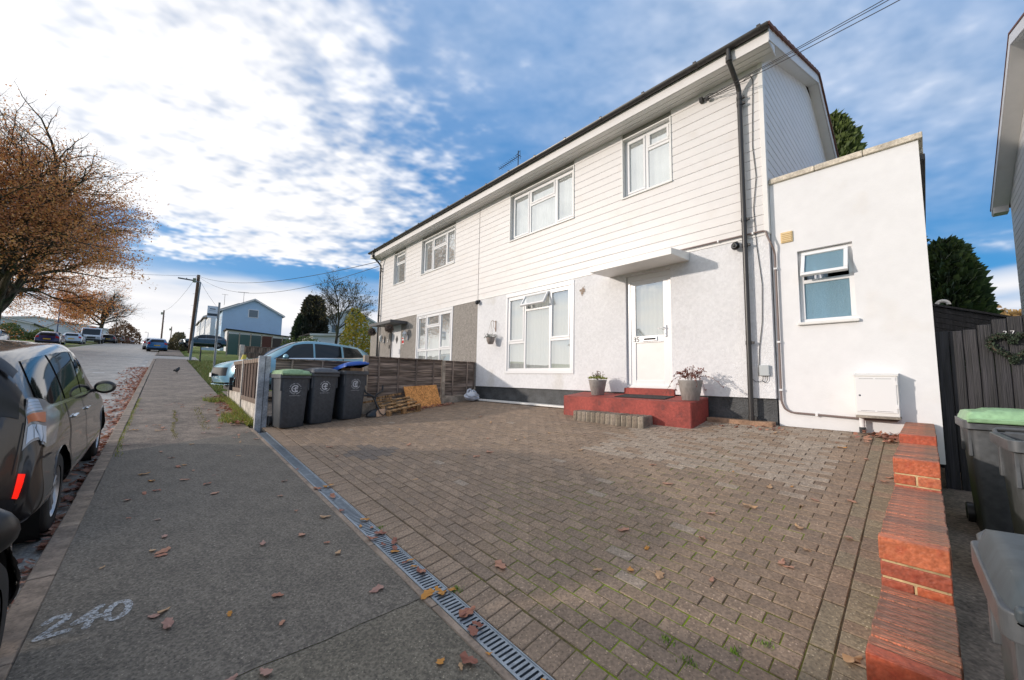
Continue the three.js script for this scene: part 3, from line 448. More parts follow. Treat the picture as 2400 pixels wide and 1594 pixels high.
  mesh('window_surround', [rb(XF - .02, XF + .09, 1.625, 1.70, -12.27, -9.965, .006), rb(XF - .02, XF + .09, 3.64, 3.73, -12.27, -9.965, .006), rb(XF - .02, XF + .09, 1.70, 3.64, -12.27, -12.2, .006), rb(XF - .02, XF + .09, 1.70, 3.64, -10.035, -9.965, .006)], M.upvc, houseL);
  windowPart(houseL, XF + .005, -12.2, -10.035, 1.70, 3.64, [[-12.145, -11.6, 2.445, 3.585, 'sash'], [-12.145, -11.6, 1.755, 2.385, ''], [-11.54, -10.76, 2.445, 3.18, ''], [-11.54, -10.76, 1.755, 2.385, ''], [-11.54, -10.76, 3.24, 3.585, 'sash'], [-10.70, -10.09, 2.445, 3.585, 'sash'], [-10.70, -10.09, 1.755, 2.385, '']], { bars: [...lowBars(-12.2, -10.035, -11.57, -10.73), [-11.54, -10.76, 3.18, 3.24], [-11.54, -10.76, 2.385, 2.445]], vent: [-12.0, -11.75] });
  // front door
  const D = grp('door', houseR), X = XF + .05;
  mesh('door_frame', [rb(X, X + .07, 1.415, 3.43, -3.91, -3.84, .006), rb(X, X + .07, 1.415, 3.43, -3.10, -3.03, .006), rb(X, X + .07, 3.43, 3.53, -3.91, -3.03, .006), rb(X - .03, X + .08, 1.36, 1.415, -3.94, -3.0, .01)], M.upvc, D);
  const ra = -3.838, rz = -3.102;
  mesh('door_leaf', [rb(X + .012, X + .06, 1.415, 1.505, ra + .09, rz - .09, .004), rb(X + .012, X + .06, 3.34, 3.43, ra + .09, rz - .09, .004), rb(X + .012, X + .06, 2.215, 2.345, ra + .09, rz - .09, .004), rb(X + .012, X + .06, 1.415, 3.43, ra, ra + .09, .004), rb(X + .012, X + .06, 1.415, 3.43, rz - .09, rz, .004)], M.upvc, D);
  mesh('door_panel', rb(X + .03, X + .05, 1.50, 2.22, ra + .085, rz - .085, .004), M.upvcOld, D);
  { const g = new THREE.PlaneGeometry(rz - ra - .17, 1.0); g.rotateY(-Math.PI / 2).rotateZ(.006).translate(X + .035, 2.842, (ra + rz) / 2); mesh('pane', g, M.glass, D); }
  mesh('handle', [rb(X - .012, X + .012, 2.30, 2.52, rz - .062, rz - .03, .006), tube([[X - .01, 2.46, rz - .046], [X - .05, 2.46, rz - .046], [X - .055, 2.46, rz - .07], [X - .055, 2.455, rz - .17]], .009, 8, 20), cyl(.008, .008, 2.34, 2.37, X - .016, rz - .046, 10)], M.chrome, D);
  mesh('letterbox', [rb(X - .008, X + .014, 2.238, 2.318, -3.60, -3.31, .006), rb(X - .014, X, 2.26, 2.296, -3.575, -3.335, .004)], M.chrome, D);
  mesh('letterbox_flap', rb(X - .017, X - .012, 2.263, 2.293, -3.57, -3.34, .002), M.dark, D);
  { const g = new TextGeometry('35', { font, size: .085, depth: .005, curveSegments: 6 }); g.rotateY(-Math.PI / 2); g.translate(X + .010, 2.24, -3.80); mesh('house_number', g, M.dark, D); }
  // canopies
  const can = (h, z0, z1, m, xo, y0, y1, t0, t1) => mesh('canopy', prism([[xo, y0], [XF, y1], [XF, y1 + t1], [xo, y0 + t0]], z1 - z0, 'z', .006).translate(0, 0, z0), m, h);
  can(houseR, -4.28, -2.675, M.upvcOld, 5.90, 3.545, 3.585, .105, .155);
  const cD = std({ color: lin(.085, .085, .088), roughness: .5 });
  can(houseL, -14.9, -13.0, cD, 5.95, 3.46, 3.50, .05, .06);
  mesh('canopy_edge', [rb(5.93, 5.955, 3.44, 3.55, -14.9, -13.0, .006), rb(5.93, XF, 3.45, 3.56, -13.02, -12.995, .006)], cD, houseL);
  // neighbour's door
  const DL = grp('door', houseL); mesh('door_frame', [rb(X, X + .07, 1.40, 3.40, -14.36, -14.29, .008), rb(X, X + .07, 1.40, 3.40, -13.57, -13.50, .008), rb(X, X + .07, 3.40, 3.5, -14.36, -13.5, .008)], M.upvc, DL);
  mesh('door_leaf', rb(X + .012, X + .06, 1.40, 3.40, -14.288, -13.572, .008), M.upvc, DL);
  { const g = rb(X + .0, X + .014, -.085, .085, -.085, .085, .003); g.rotateX(Math.PI / 4).scale(1, 1.35, .8).translate(0, 2.94, -13.93); mesh('diamond_pane', g, M.black, DL); }
  mesh('handle', rb(X - .03, X + .012, 2.35, 2.56, -13.66, -13.63, .006), M.chrome, DL);
  downpipe(houseR, -1.80, .93, -.03); downpipe(houseL, -15.45, .9, -.05);
  // lead-coloured step and porch column beside the left-hand door
  mesh('side_wall', bx(XF + .3, XF + 3, .5, 3.45, -17.1, ZL - .01), M.dashGrey, houseL);
}
// dividing strip where the halves meet
curtain('cream net curtain behind the big ground floor window of number 35', XF + .11, -7.37, -5.27, 1.71, 3.6, 3);
curtain('net curtain behind the three-light bedroom window of number 35', XF + .20, -7.33, -5.23, 5.19, 6.37, 4);
curtain('net curtain behind the narrow bedroom window above the front door', XF + .20, -3.94, -2.98, 5.19, 6.37, 5);
curtain('net curtain inside the glazed front door of number 35', XF + .15, -3.83, -3.11, 2.3, 3.43, 6);
curtain('net curtain behind the ground floor window of the grey house half', XF + .16, -12.15, -10.05, 1.72, 2.95, 7);
// ---------------------------------------------------------------- side extension
{
  const e = thing('side_extension', 'tall smooth white flat-roofed side extension with a tilted open window', 'building');
  const X = 6.68, z0 = -1.485, z1 = .085, win = [[-1.18, -.58, 2.36, 3.41]];
  mesh('wall', wallX([[z0, .6], [z1 + .012, .6], [z1, 4.53], [z0, 4.53]], win, X, X + .25), M.smooth, e);
  mesh('side_wall', [bx(X + .25, 13.5, .6, 4.4, z1 - .25, z1 - .002), bx(13.25, 13.5, .6, 4.4, z0, z1 - .25)], M.smooth, e);
  mesh('flat_roof', bx(X + .25, 13.25, 4.2, 4.32, z0, z1 - .25), M.dark, e);
  mesh('floor_slab', bx(X + .25, 13.25, 1.1, 1.25, z0, z1 - .25), M.inner, e);
  const cp = std({ color: lin(.95, .90, .80), map: T.redpaint, roughness: .85 }); cp.map = T.concrete;
  for (const [a, b] of [[z0 - .0, -.93], [-.925, -.42], [-.415, .125]]) mesh('coping_stone', rb(X - .035, X + .28, 4.53, 4.61, a, b, .01, 1, rr(0, 3)), cp, e);
  mesh('coping_stone', rb(X + .285, 13.5, 4.47, 4.55, z1 - .28, z1 + .04, .01), cp, e);
  mesh('side_guttering', [rb(X + .1, 13.4, 4.30, 4.38, z1, z1 + .05, .01)], M.gutter, e);
  windowPart(e, X + .06, -1.18, -.58, 2.36, 3.41, [[-1.125, -.635, 2.415, 2.93, ''], [-1.125, -.635, 2.985, 3.355, 'open']], { bars: [[-1.13, -.63, 2.93, 2.985]], tilt: .42, glass: M.frost, sill: [X - .05], vent: null });
  const v = grp('vent_grille', e); mesh('plate', rb(X - .022, X + .005, 3.575, 3.735, -1.365, -1.22, .006), std({ color: lin(.70, .52, .26), roughness: .6 }), v);
  for (let i = 0; i < 5; i++) mesh('louvre', rb(X - .032, X - .018, 3.592 + i * .027, 3.612 + i * .027, -1.352, -1.233, .003), std({ color: lin(.74, .56, .30), roughness: .6 }), v);
  tag(mesh('curtain', grid(40, 4, (u, w) => { const z = mix(-1.12, -.88, u); return [X + .22 + .02 * Math.sin(z * 70), mix(2.38, 3.37, w), z]; }), std({ color: lin(.75, .78, .85), side: THREE.DoubleSide })), 'pale curtain drawn to the left behind the frosted extension window', 'curtain');
}
// ---------------------------------------------------------------- doorstep and small things on the front wall
{
  const s = thing('doorstep_platform', 'large red painted concrete doorstep in front of the white front door', 'doorstep');
  const g = (x0, x1, y0, y1, z0, z1, r = .02) => { const b = rb(x0, x1, y0, y1, z0, z1, r, 3); return b; };
  mesh('platform', prism([[5.92, .62], [6.598, .62], [6.598, 1.248], [5.92, 1.18]], 2.49, 'z', .015).translate(0, 0, -4.92), M.red, s);
  mesh('threshold_step', g(6.575, 6.66, 1.2, 1.36, -3.96, -2.98, .012), M.red, s);
  tag(mesh('door_mat', rb(-.19, .19, 0, .013, -3.86, -2.92, .005).rotateZ(.10).translate(6.27, 1.216, 0), std({ color: lin(.05, .048, .047), map: T.fine, roughness: 1 })), 'dark grey rubber door mat lying on the red doorstep', 'door mat');
  const b = thing('brick_step', 'low mossy grey block step in front of the red doorstep', 'step');
  const bm = [lin(.34, .29, .24), lin(.27, .235, .195), lin(.40, .35, .30)].map(c => std({ color: c, map: T.concrete, bumpMap: T.fineB, bumpScale: .006, roughness: .95 }));
  const bgeo = rb(5.60, 5.918, .62, .94, -.0475, .0475, .03, 3);
  for (let i = 0; i < 14; i++) { const o = mesh('block', bgeo, bm[(i * 5 + (i >> 1)) % 3], b); o.position.set(rr(-.004, .004), rr(-.004, .004), -4.382 + i * .0998); }
  mesh('mortar', bx(5.613, 5.91, .62, .925, -4.42, -3.05), std({ color: lin(.5, .45, .37), map: T.concrete }), b);
  // white kick strip along the wall foot
  tag(mesh('upvc_strip', rb(6.38, 6.60, .885, .925, -8.5, -4.93, .006), M.upvcOld), 'long white plastic strip lying along the foot of the house wall', 'strip');
  tag(mesh('timber_edging', rb(6.46, 6.64, .80, .935, -2.42, -1.52, .01), std({ color: lin(.5, .33, .23), map: T.concrete, roughness: .9 })), 'broken brown concrete edging at the wall foot beside the downpipe', 'edging');
}
function pot(label, x, y, z, h, rt, rbm, leaf) {
  const p = thing('plant_pot', label, 'potted plant', [x, y, z]);
  mesh('pot', lathe([[0, 0], [rbm, 0], [rt - .004, h * .93], [rt, h * .94], [rt, h], [rt - .018, h], [rt - .03, h * .86], [0, h * .85]], 28), std({ color: lin(.46, .43, .40), map: T.fine, roughness: .6 }), p);
  mesh('soil', lathe([[0, h * .9], [rt - .03, h * .89]], 20), std({ color: lin(.04, .03, .022), roughness: 1 }), p);
  leaf(p, h, rt); return p;
}
// many small leaves on stems, merged
function leafQuads(list, size, r, fold = .3) {
  const pos = [], nor = [], uv = [];
  for (const [x, y, z, s = 1] of list) {
    const q = new THREE.Quaternion().setFromEuler(new THREE.Euler(rr(-1.2, 1.2, r), rr(0, 6.28, r), rr(-1.2, 1.2, r))), a = size * s * rr(.7, 1.25, r), b = a * .62;
    const P4 = [[-a, 0, 0], [0, fold * a * .4, b], [a, 0, 0], [0, fold * a * .4, -b]].map(v => new THREE.Vector3(...v).applyQuaternion(q).add(new THREE.Vector3(x, y, z)));
    const n = new THREE.Vector3(0, 1, 0).applyQuaternion(q);
    for (const i of [0, 1, 2, 0, 2, 3]) { pos.push(P4[i].x, P4[i].y, P4[i].z); nor.push(n.x, n.y, n.z); uv.push(x, y); }
  }
  const g = new THREE.BufferGeometry(); g.setAttribute('position', new THREE.Float32BufferAttribute(pos, 3)); g.setAttribute('normal', new THREE.Float32BufferAttribute(nor, 3)); g.setAttribute('uv', new THREE.Float32BufferAttribute(uv, 2)); return g;
}
const leafMat = (r, g, b, t = .35) => new THREE.MeshPhysicalMaterial({ color: lin(r, g, b), roughness: .85, transmission: t, thickness: 0, side: THREE.DoubleSide });
{
  const r = mulberry(8);
  pot('grey pot with low yellow-green plant standing left of the front door', 6.24, 1.205, -4.33, .30, .175, .115, (p, h, R) => {
    const a = [], b = [], st = []; for (let i = 0; i < 220; i++) { const t = r() * 6.28, q = Math.sqrt(r()) * R * 1.12; a.push([Math.cos(t) * q, h + .02 + r() * .06 * (1.4 - q / R), Math.sin(t) * q]); } for (let i = 0; i < 16; i++) { const t = r() * 6.28, q = r() * R * .5, x = Math.cos(t) * q, z = Math.sin(t) * q, hh = rr(.06, .17, r); st.push(rod([x, h, z], [x * 1.6, h + hh, z * 1.6], .003, .002, 4)); for (let k = 0; k < 9; k++) b.push([x * 1.6 + rr(-.02, .02, r), h + hh * rr(.5, 1.05, r), z * 1.6 + rr(-.02, .02, r)]); }
    mesh('leaves', leafQuads(a, .022, r), leafMat(.33, .36, .07), p); mesh('sprigs', leafQuads(b, .014, r), leafMat(.22, .13, .10), p); mesh('stems', st, M.bark, p);
  });
  pot('grey pot with trailing red-leaved plant standing right of the front door', 6.22, 1.203, -2.56, .32, .185, .125, (p, h, R) => {
    const a = [], st = []; for (let i = 0; i < 20; i++) { const t = i / 20 * 6.28 + r() * .3, L = i % 4 === 0 ? rr(.26, .40, r) : rr(.10, .2, r), dr = L > .24 ? rr(.12, .34, r) : rr(-.10, .04, r), pts = []; for (let k = 0; k <= 6; k++) { const q = k / 6; pts.push([Math.cos(t) * (R * .4 + q * L), h + .02 + .09 * Math.sin(q * 2.4) - dr * q * q, Math.sin(t) * (R * .4 + q * L)]); } st.push(tube(pts, .003, 4, 12)); for (let k = 0; k < 26; k++) { const q = pts[1 + (r() * 6 | 0)]; a.push([q[0] + rr(-.022, .022, r), q[1] + rr(-.015, .02, r), q[2] + rr(-.022, .022, r)]); } }
    for (let i = 0; i < 12; i++) { const x = rr(-.08, .08, r), z = rr(-.08, .08, r), hh = rr(.12, .24, r); st.push(rod([x, h, z], [x * 1.8, h + hh, z * 1.8], .003, .0015, 4)); for (let k = 0; k < 7; k++) a.push([x * 1.8 + rr(-.02, .02, r), h + hh * rr(.4, 1, r), z * 1.8 + rr(-.02, .02, r)]); }
    mesh('leaves', leafQuads(a, .016, r), leafMat(.28, .10, .07), p); mesh('stems', st, std({ color: lin(.15, .06, .04) }), p);
  });
  // hanging basket on a bracket
  const h = thing('hanging_basket', 'small hanging pot of greyish plant beside the big ground floor window', 'hanging basket', [6.42, 2.40, -7.86]);
  mesh('pot', lathe([[0, 0], [.07, .01], [.105, .10], [.115, .19], [.105, .19], [.09, .12], [0, .12]], 20), std({ color: lin(.42, .36, .32), map: T.fine, roughness: .8 }), h);
  const ch = []; for (let k = 0; k < 3; k++) { const t = k * 2.1; ch.push(rod([.1 * Math.cos(t), .19, .1 * Math.sin(t)], [0, .60, 0], .003, .003, 4)); }
  mesh('chains', ch, std({ color: lin(.25, .17, .12), roughness: .7 }), h);
  mesh('wall_bracket', [tube([[.175, .62, 0], [.05, .65, 0], [0, .60, 0]], .006, 6), tube([[.175, .40, 0], [.1, .48, 0], [.08, .64, 0]], .005, 6), bx(.165, .18, .36, .66, -.012, .012)], std({ color: lin(.30, .2, .15), roughness: .7 }), h);
  const l = []; for (let i = 0; i < 150; i++) { const t = r() * 6.28, q = Math.sqrt(r()) * .17; l.push([Math.cos(t) * q, .2 + r() * .10 - q * .15, Math.sin(t) * q]); } mesh('leaves', leafQuads(l, .02, r), leafMat(.12, .14, .11), h);
  // bits fixed to the wall
  for (const [label, y, z] of [['small black dome camera under the boards beside the right-hand downpipe', 3.64, -1.93], ['small black camera where the white and grey house halves meet', 3.66, -8.62]]) {
    const c = thing('security_camera', label, 'camera', [XF, y, z]); mesh('base', rod([0, .05, 0], [-.05, .05, 0], .035, .035, 14), M.black, c); const d = new THREE.SphereGeometry(.062, 18, 12); d.scale(1, 1.05, 1); d.translate(-.085, 0, 0); mesh('dome', d, std({ color: lin(.012, .012, .012), roughness: .12 }), c); mesh('ring', new THREE.TorusGeometry(.03, .007, 8, 16).rotateY(Math.PI / 2).translate(-.14, -.01, 0), std({ color: lin(.12, .12, .12), roughness: .3 }), c);
  }
  const jb = thing('junction_box', 'grey plastic cable box on the wall near the ground right of the downpipe', 'junction box', [XF, 1.60, -1.62]);
  mesh('box', rb(-.055, 0, 0, .16, -.065, .065, .012, 2), std({ color: lin(.45, .48, .49), roughness: .5 }), jb);
  mesh('cable', [tube([[-.03, 0, .03], [-.03, -.06, .03], [-.02, -.10, 0], [-.02, -.07, -.04]], .004, 5, 20), tube([[-.03, 0, -.02], [-.03, -.07, -.03], [-.02, -.09, -.12], [-.02, -.02, -.19], [-.02, .08, -.2]], .004, 5, 24)], M.black, jb);
  // brown pipe running under the boards and down the corner to the meter box
  const bp = thing('wall_pipe', 'thin brown pipe running under the boards and down the corner to the meter box', 'pipe');
  mesh('pipe', [tube([[6.568, 3.80, -2.65], [6.568, 3.80, -1.6], [6.568, 3.79, -1.53], [6.568, 3.70, -1.51], [6.57, 3.58, -1.47], [6.60, 3.50, -1.45], [6.63, 3.40, -1.44], [6.635, 2.2, -1.44], [6.635, 1.25, -1.44], [6.635, 1.13, -1.40], [6.64, 1.085, -1.32], [6.64, 1.075, -1.0], [6.64, 1.06, -.56]], .014, 8, 120), rod([6.568, 3.80, -4.2], [6.568, 3.80, -2.65], .014, .014, 8)], M.brownPipe, bp);
  for (const [y, z] of [[3.80, -2.2], [3.80, -1.7]]) mesh('pipe_clip', rb(6.553, 6.60, y - .02, y + .02, z - .012, z + .012, .003), M.upvc, bp);
  for (const y of [3.2, 2.1, 1.4]) mesh('pipe_clip', rb(6.618, 6.67, y - .014, y + .014, -1.462, -1.418, .003), M.upvc, bp);
  mesh('pipe_clip', rb(6.622, 6.67, 1.055, 1.095, -1.06, -1.03, .003), M.upvc, bp);
  // meter box
  const mb = thing('meter_box', 'white wall-mounted meter cabinet low on the extension wall', 'meter box', [6.68, 1.115, -.43]);
  mesh('cabinet', rb(-.205, 0, .0, .50, -.195, .195, .008), M.upvcOld, mb); mesh('lid', prism([[-.215, .49], [0, .515], [0, .53], [-.215, .505]], .40, 'z').translate(0, 0, -.20), M.upvcOld, mb);
  mesh('cabinet_door', rb(-.213, -.204, .045, .475, -.185, .178, .004), M.upvc, mb);
  mesh('slot', [[.455, -.15, -.02], [.455, .0, .14], [.06, -.15, -.02], [.06, .0, .14]].map(([y, a, b]) => bx(-.2145, -.2125, y, y + .003, a, b)), M.dark, mb);
  mesh('hinge', [.10, .38].map(y => rb(-.217, -.205, y, y + .05, .172, .192, .003)), M.upvc, mb); mesh('lock', rod([-.216, .25, -.15], [-.205, .25, -.15], .011, .011, 12), M.chrome, mb);
  mesh('base_ledge', rb(-.215, -.0, -.03, .0, -.20, .20, .006), std({ color: lin(.45, .42, .38), map: T.concrete }), mb);
  mesh('inlet_pipe', [cyl(.027, .027, -.16, -.02, -.09, -.155, 12)], M.upvc, mb); mesh('pipe_shoe', cyl(.032, .032, -.235, -.155, -.09, -.155, 12), M.plinth, mb);
  mesh('outlet_pipe', tube([[-.08, -.05, -.13], [-.08, -.055, .1], [-.08, -.05, .16], [-.08, -.0, .17]], .016, 8, 24), M.brownPipe, mb);
  // cables on the front corner
  const cb = thing('cable_bundle', 'tangled black cables on the boards under the eaves by the downpipe', 'cables');
  const q = (pts, rad = .005) => tube(pts, rad, 5, pts.length * 8);
  mesh('cable', [q([[6.56, 6.38, -2.38], [6.54, 6.40, -2.25], [6.55, 6.34, -2.1], [6.56, 6.36, -1.9], [6.56, 6.33, -1.72]]), q([[6.56, 6.36, -2.36], [6.53, 6.30, -2.22], [6.55, 6.31, -2.0], [6.57, 6.29, -1.84]]), q([[6.58, 6.36, -1.75], [6.585, 6.40, -1.66], [6.585, 6.30, -1.62], [6.585, 5.8, -1.64], [6.585, 5.2, -1.66], [6.585, 4.7, -1.63], [6.585, 4.2, -1.68], [6.585, 3.6, -1.66], [6.585, 3.0, -1.61], [6.585, 2.4, -1.63], [6.585, 2.0, -1.68], [6.585, 1.6, -1.70]], .0055)], M.black, cb);
  mesh('insulator', [rb(6.52, 6.6, 6.33, 6.41, -2.42, -2.36, .01), rb(6.50, 6.56, 6.30, 6.35, -2.31, -2.26, .01)], M.black, cb);
  // lamps, plates and kissing balls at the other front door
  for (const [z, lb] of [[-14.98, 'white wall lantern left of the dark door canopy on the grey house half'], [-12.93, 'white wall lantern right of the white door on the grey house half']]) { const w = thing('wall_lantern', lb, 'lantern', [XF, 2.86, z]); mesh('bracket', [rb(-.02, 0, .0, .16, -.04, .04, .006), tube([[-.01, .05, 0], [-.09, -.02, 0], [-.13, .02, 0]], .01, 6)], M.upvc, w); mesh('body', lathe([[.02, -.02], [.055, .02], [.08, .17], [.085, .19], [.05, .25], [.012, .27], [.01, .31], [0, .32]], 6).translate(-.13, .04, 0), M.upvc, w); mesh('glass_panel', lathe([[.057, .03], [.081, .165]], 6).translate(-.133, .041, 0).rotateY(0), M.glass, w); }
  { const n = thing('house_number_plate', 'small white number 3 fixed on the grey wall left of the door', 'house number', [XF - .004, 2.86, -14.66]); const g = new TextGeometry('3', { font: fontB, size: .13, depth: .015, curveSegments: 5 }); g.rotateY(-Math.PI / 2); mesh('numeral', g, M.upvc, n); }
  tag(mesh('doorbell', rb(XF - .025, XF, 2.60, 2.75, -14.47, -14.42, .006), M.black), 'small black video doorbell left of the neighbouring white door', 'doorbell');
  { const s = thing('door_notice', 'small red and white notice between the white door and the right lantern', 'notice', [XF, 2.72, -13.28]); mesh('plate', rb(-.012, 0, 0, .26, -.09, .09, .003), M.upvc, s); mesh('red_panel', rb(-.014, -.011, .03, .14, -.08, .08, .002), std({ color: lin(.55, .03, .03) }), s); mesh('red_panel', rb(-.014, -.011, .19, .24, -.07, .07, .002), std({ color: lin(.55, .03, .03) }), s); }
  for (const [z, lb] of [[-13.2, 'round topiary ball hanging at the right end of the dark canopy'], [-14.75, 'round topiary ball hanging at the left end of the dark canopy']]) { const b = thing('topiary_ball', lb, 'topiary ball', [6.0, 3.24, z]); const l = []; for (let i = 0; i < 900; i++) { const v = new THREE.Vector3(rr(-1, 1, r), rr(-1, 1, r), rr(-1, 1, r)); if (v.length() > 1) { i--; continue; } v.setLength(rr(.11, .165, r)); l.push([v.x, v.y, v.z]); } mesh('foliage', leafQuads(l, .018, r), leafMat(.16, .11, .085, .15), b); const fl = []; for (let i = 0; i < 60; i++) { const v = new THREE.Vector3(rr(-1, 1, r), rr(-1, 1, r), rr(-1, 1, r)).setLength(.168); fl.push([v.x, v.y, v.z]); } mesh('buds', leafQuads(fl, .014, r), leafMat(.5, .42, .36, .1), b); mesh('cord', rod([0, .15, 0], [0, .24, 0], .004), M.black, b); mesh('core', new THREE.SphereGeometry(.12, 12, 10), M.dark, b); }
  { const s = grp('wall_stain', houseR); s.position.set(XF - .012, 3.42, -4.96); const ct = tex(128, 128, (x, y, u, v) => { const d = Math.hypot(u - .5, v - .5) * 2 + (fbm(u * 7, v * 7, 4) - .5) * 1.1; return [.60, .52, .44, sstep(.75, .35, d) * .75 * (.4 + fbm(u * 20, v * 20, 3))]; }, true, 1); mesh('stain_patch', new THREE.PlaneGeometry(.27, .27).rotateY(-Math.PI / 2), std({ map: ct, transparent: true, roughness: 1 }), s); }
}
// ---------------------------------------------------------------- boundary fence, its posts and boards
function featherPanel(f, x0, x1, yA, yB, z, boards, r, vert = 4) {   // horizontal waney boards between two posts, along x
  const n = boards, H = yB - yA; for (let i = 0; i < n; i++) { const y = yA + H * i / n, h = H / n * 1.22, sh = []; const K = 9; for (let k = 0; k <= K; k++) sh.push([mix(x0, x1, k / K), y + rr(-.006, .006, r) + .006 * Math.sin(k * 1.7 + i * 2)]); for (let k = K; k >= 0; k--) sh.push([mix(x0, x1, k / K), y + h + rr(-.002, .002, r)]); const g = prism(sh, .012, 'z'); g.rotateX(-.07).translate(0, (y + h / 2) - Math.cos(.07) * (y + h / 2), Math.sin(.07) * (y + h / 2)); g.translate(0, 0, z); mesh('waney_board', uvmSwap(g, rr(0, 8, r)), M.woodGrey[r() * 3 | 0], f); }
  for (let k = 0; k < vert; k++) { const x = mix(x0, x1, (k + .5) / vert) ; mesh('batten', rb(x - .018, x + .018, yA - .01, yB + .01, z + .018, z + .045, .004), M.woodGrey[2], f); }
}
function uvmSwap(g, off) { uvm(g, off); const u = g.attributes.uv; for (let i = 0; i < u.count; i++) { const a = u.getX(i), b = u.getY(i); u.setXY(i, b, a); } return g; }
const Mpost = std({ color: lin(.66, .57, .48), map: T.concrete, bumpMap: T.fineB, bumpScale: .003, roughness: .9 });
{
  const r = mulberry(41), z = -8.80;
  const f = thing('boundary_fence', 'weathered brown waney board fence with concrete posts between the two drives', 'fence');
  // taller length by the house
  const seg = (a, b, yA, yB, n, v) => { featherPanel(f, a, b, yA, yB, z, n, r, v); mesh('capping', rb(a, b, yB + .005, yB + .035, z - .03, z + .05, .006), M.woodGrey[0], f); };
  seg(3.53, 5.50, .98, 1.93, 9, 4); seg(5.62, 6.57, 1.02, 1.92, 8, 2); seg(1.66, 3.40, .80, 1.79, 9, 3);
  for (const [x, y1] of [[3.465, 1.985], [5.56, 1.955]]) mesh('concrete_post', rb(x - .05, x + .05, .3, y1, z - .05, z + .05, .012, 2), Mpost, f);
  mesh('end_post', rb(6.56, 6.60, .7, 1.95, z - .03, z + .03, .004), M.woodGrey[1], f);
  for (const [a, b, y0, y1] of [[1.66, 3.41, .42, .80], [3.52, 5.51, .6, .97], [5.61, 6.56, .7, 1.01]]) mesh('gravel_board', rb(a, b, y0, y1, z - .022, z + .022, .006), Mpost, f);
  // front return with white concrete posts
  const w = thing('front_fence', 'two short slatted brown panels between white concrete posts by the path', 'fence');
  const slatM = [lin(.30, .20, .165), lin(.24, .165, .14)].map(c => std({ color: c, map: T.wood, bumpMap: T.woodB, bumpScale: .004, roughness: .9 }));
  const X = 1.47, pm = M.concretePale, mk = (za, zb, name, y1, m, wx = .055) => mesh(name, rb(X - wx, X + wx, P((za + zb) / 2) - .2, y1, Math.min(za, zb), Math.max(za, zb), .01, 2), m, w);
  mk(-8.76, -8.86, 'end_post', 1.86, std({ color: lin(.75, .79, .86), map: T.concrete, roughness: .8 }), .10); mesh('post_joint', rb(X + .005, X + .012, .3, 1.862, -8.758, -8.752, .001), M.dark, w);
  mk(-11.15, -11.25, 'post', 1.86, pm); mk(-13.45, -13.55, 'post', 1.87, pm);
  for (const [a, b] of [[-8.87, -11.14], [-11.26, -13.44]]) {
    const L = Math.abs(b - a), yb = P(b) + .27; for (let k = 0; k < 12; k++) { const za = a - L * (k + .12) / 12, zb = a - L * (k + .88) / 12; mesh('slat', rb(X - .02 - (k % 2) * .012, X + .0 - (k % 2) * .012, yb + .06, 1.78, zb, za, .004, 1, rr(0, 5)), slatM[k % 2], w); }
    mesh('rail', [rb(X - .045, X + .02, 1.74, 1.83, b, a, .006), rb(X - .045, X + .02, yb, yb + .10, b, a, .006)], M.woodGrey[0], w);
    mesh('gravel_board', rb(X - .025, X + .025, P(a) - .1, yb - .003, b, a, .006), pm, w);
  }
}
// ---------------------------------------------------------------- wheelie bins
const emblem = (() => {
  const c = document.createElement('canvas'); c.width = 256; c.height = 288; const x = c.getContext('2d'); x.clearRect(0, 0, 256, 288); x.strokeStyle = x.fillStyle = '#fff'; x.lineWidth = 17;
  x.beginPath(); x.arc(128, 128, 62, .75, 5.55); x.stroke();
  x.lineWidth = 15; x.beginPath(); x.moveTo(92, 128); x.lineTo(172, 128); x.moveTo(128, 175); x.lineTo(128, 98); x.lineTo(176, 98); x.moveTo(128, 172); x.lineTo(170, 168); x.stroke();
  x.font = 'bold 25px sans-serif'; x.textAlign = 'center';
  const arc = (t, a0, a1, rad, f) => { for (let i = 0; i < t.length; i++) { const a = mix(a0, a1, t.length > 1 ? i / (t.length - 1) : .5); x.save(); x.translate(128 + rad * Math.cos(a), 128 + rad * Math.sin(a)); x.rotate(a + (f ? -Math.PI / 2 : Math.PI / 2)); x.fillText(t[i], 0, f ? 8 : 8); x.restore(); } };
  arc('EPPING FOREST', -2.75, -.39, 100, false); arc('DISTRICT COUNCIL', 2.72, .42, 102, true);
  x.fillRect(22, 120, 8, 8); x.fillRect(226, 120, 8, 8); x.font = '16px sans-serif'; x.fillText('www.eppingforestdc.gov.uk', 128, 268);
  const id = x.getImageData(0, 0, 256, 288).data; const t = tex(256, 288, (px, py) => { const o = ((287 - py) * 256 + px) * 4; return [.86, .87, .88, id[o + 3] / 255 * .92]; }, true, 1); t.wrapS = t.wrapT = THREE.ClampToEdgeWrapping; return std({ map: t, transparent: true, roughness: .7 });
})();
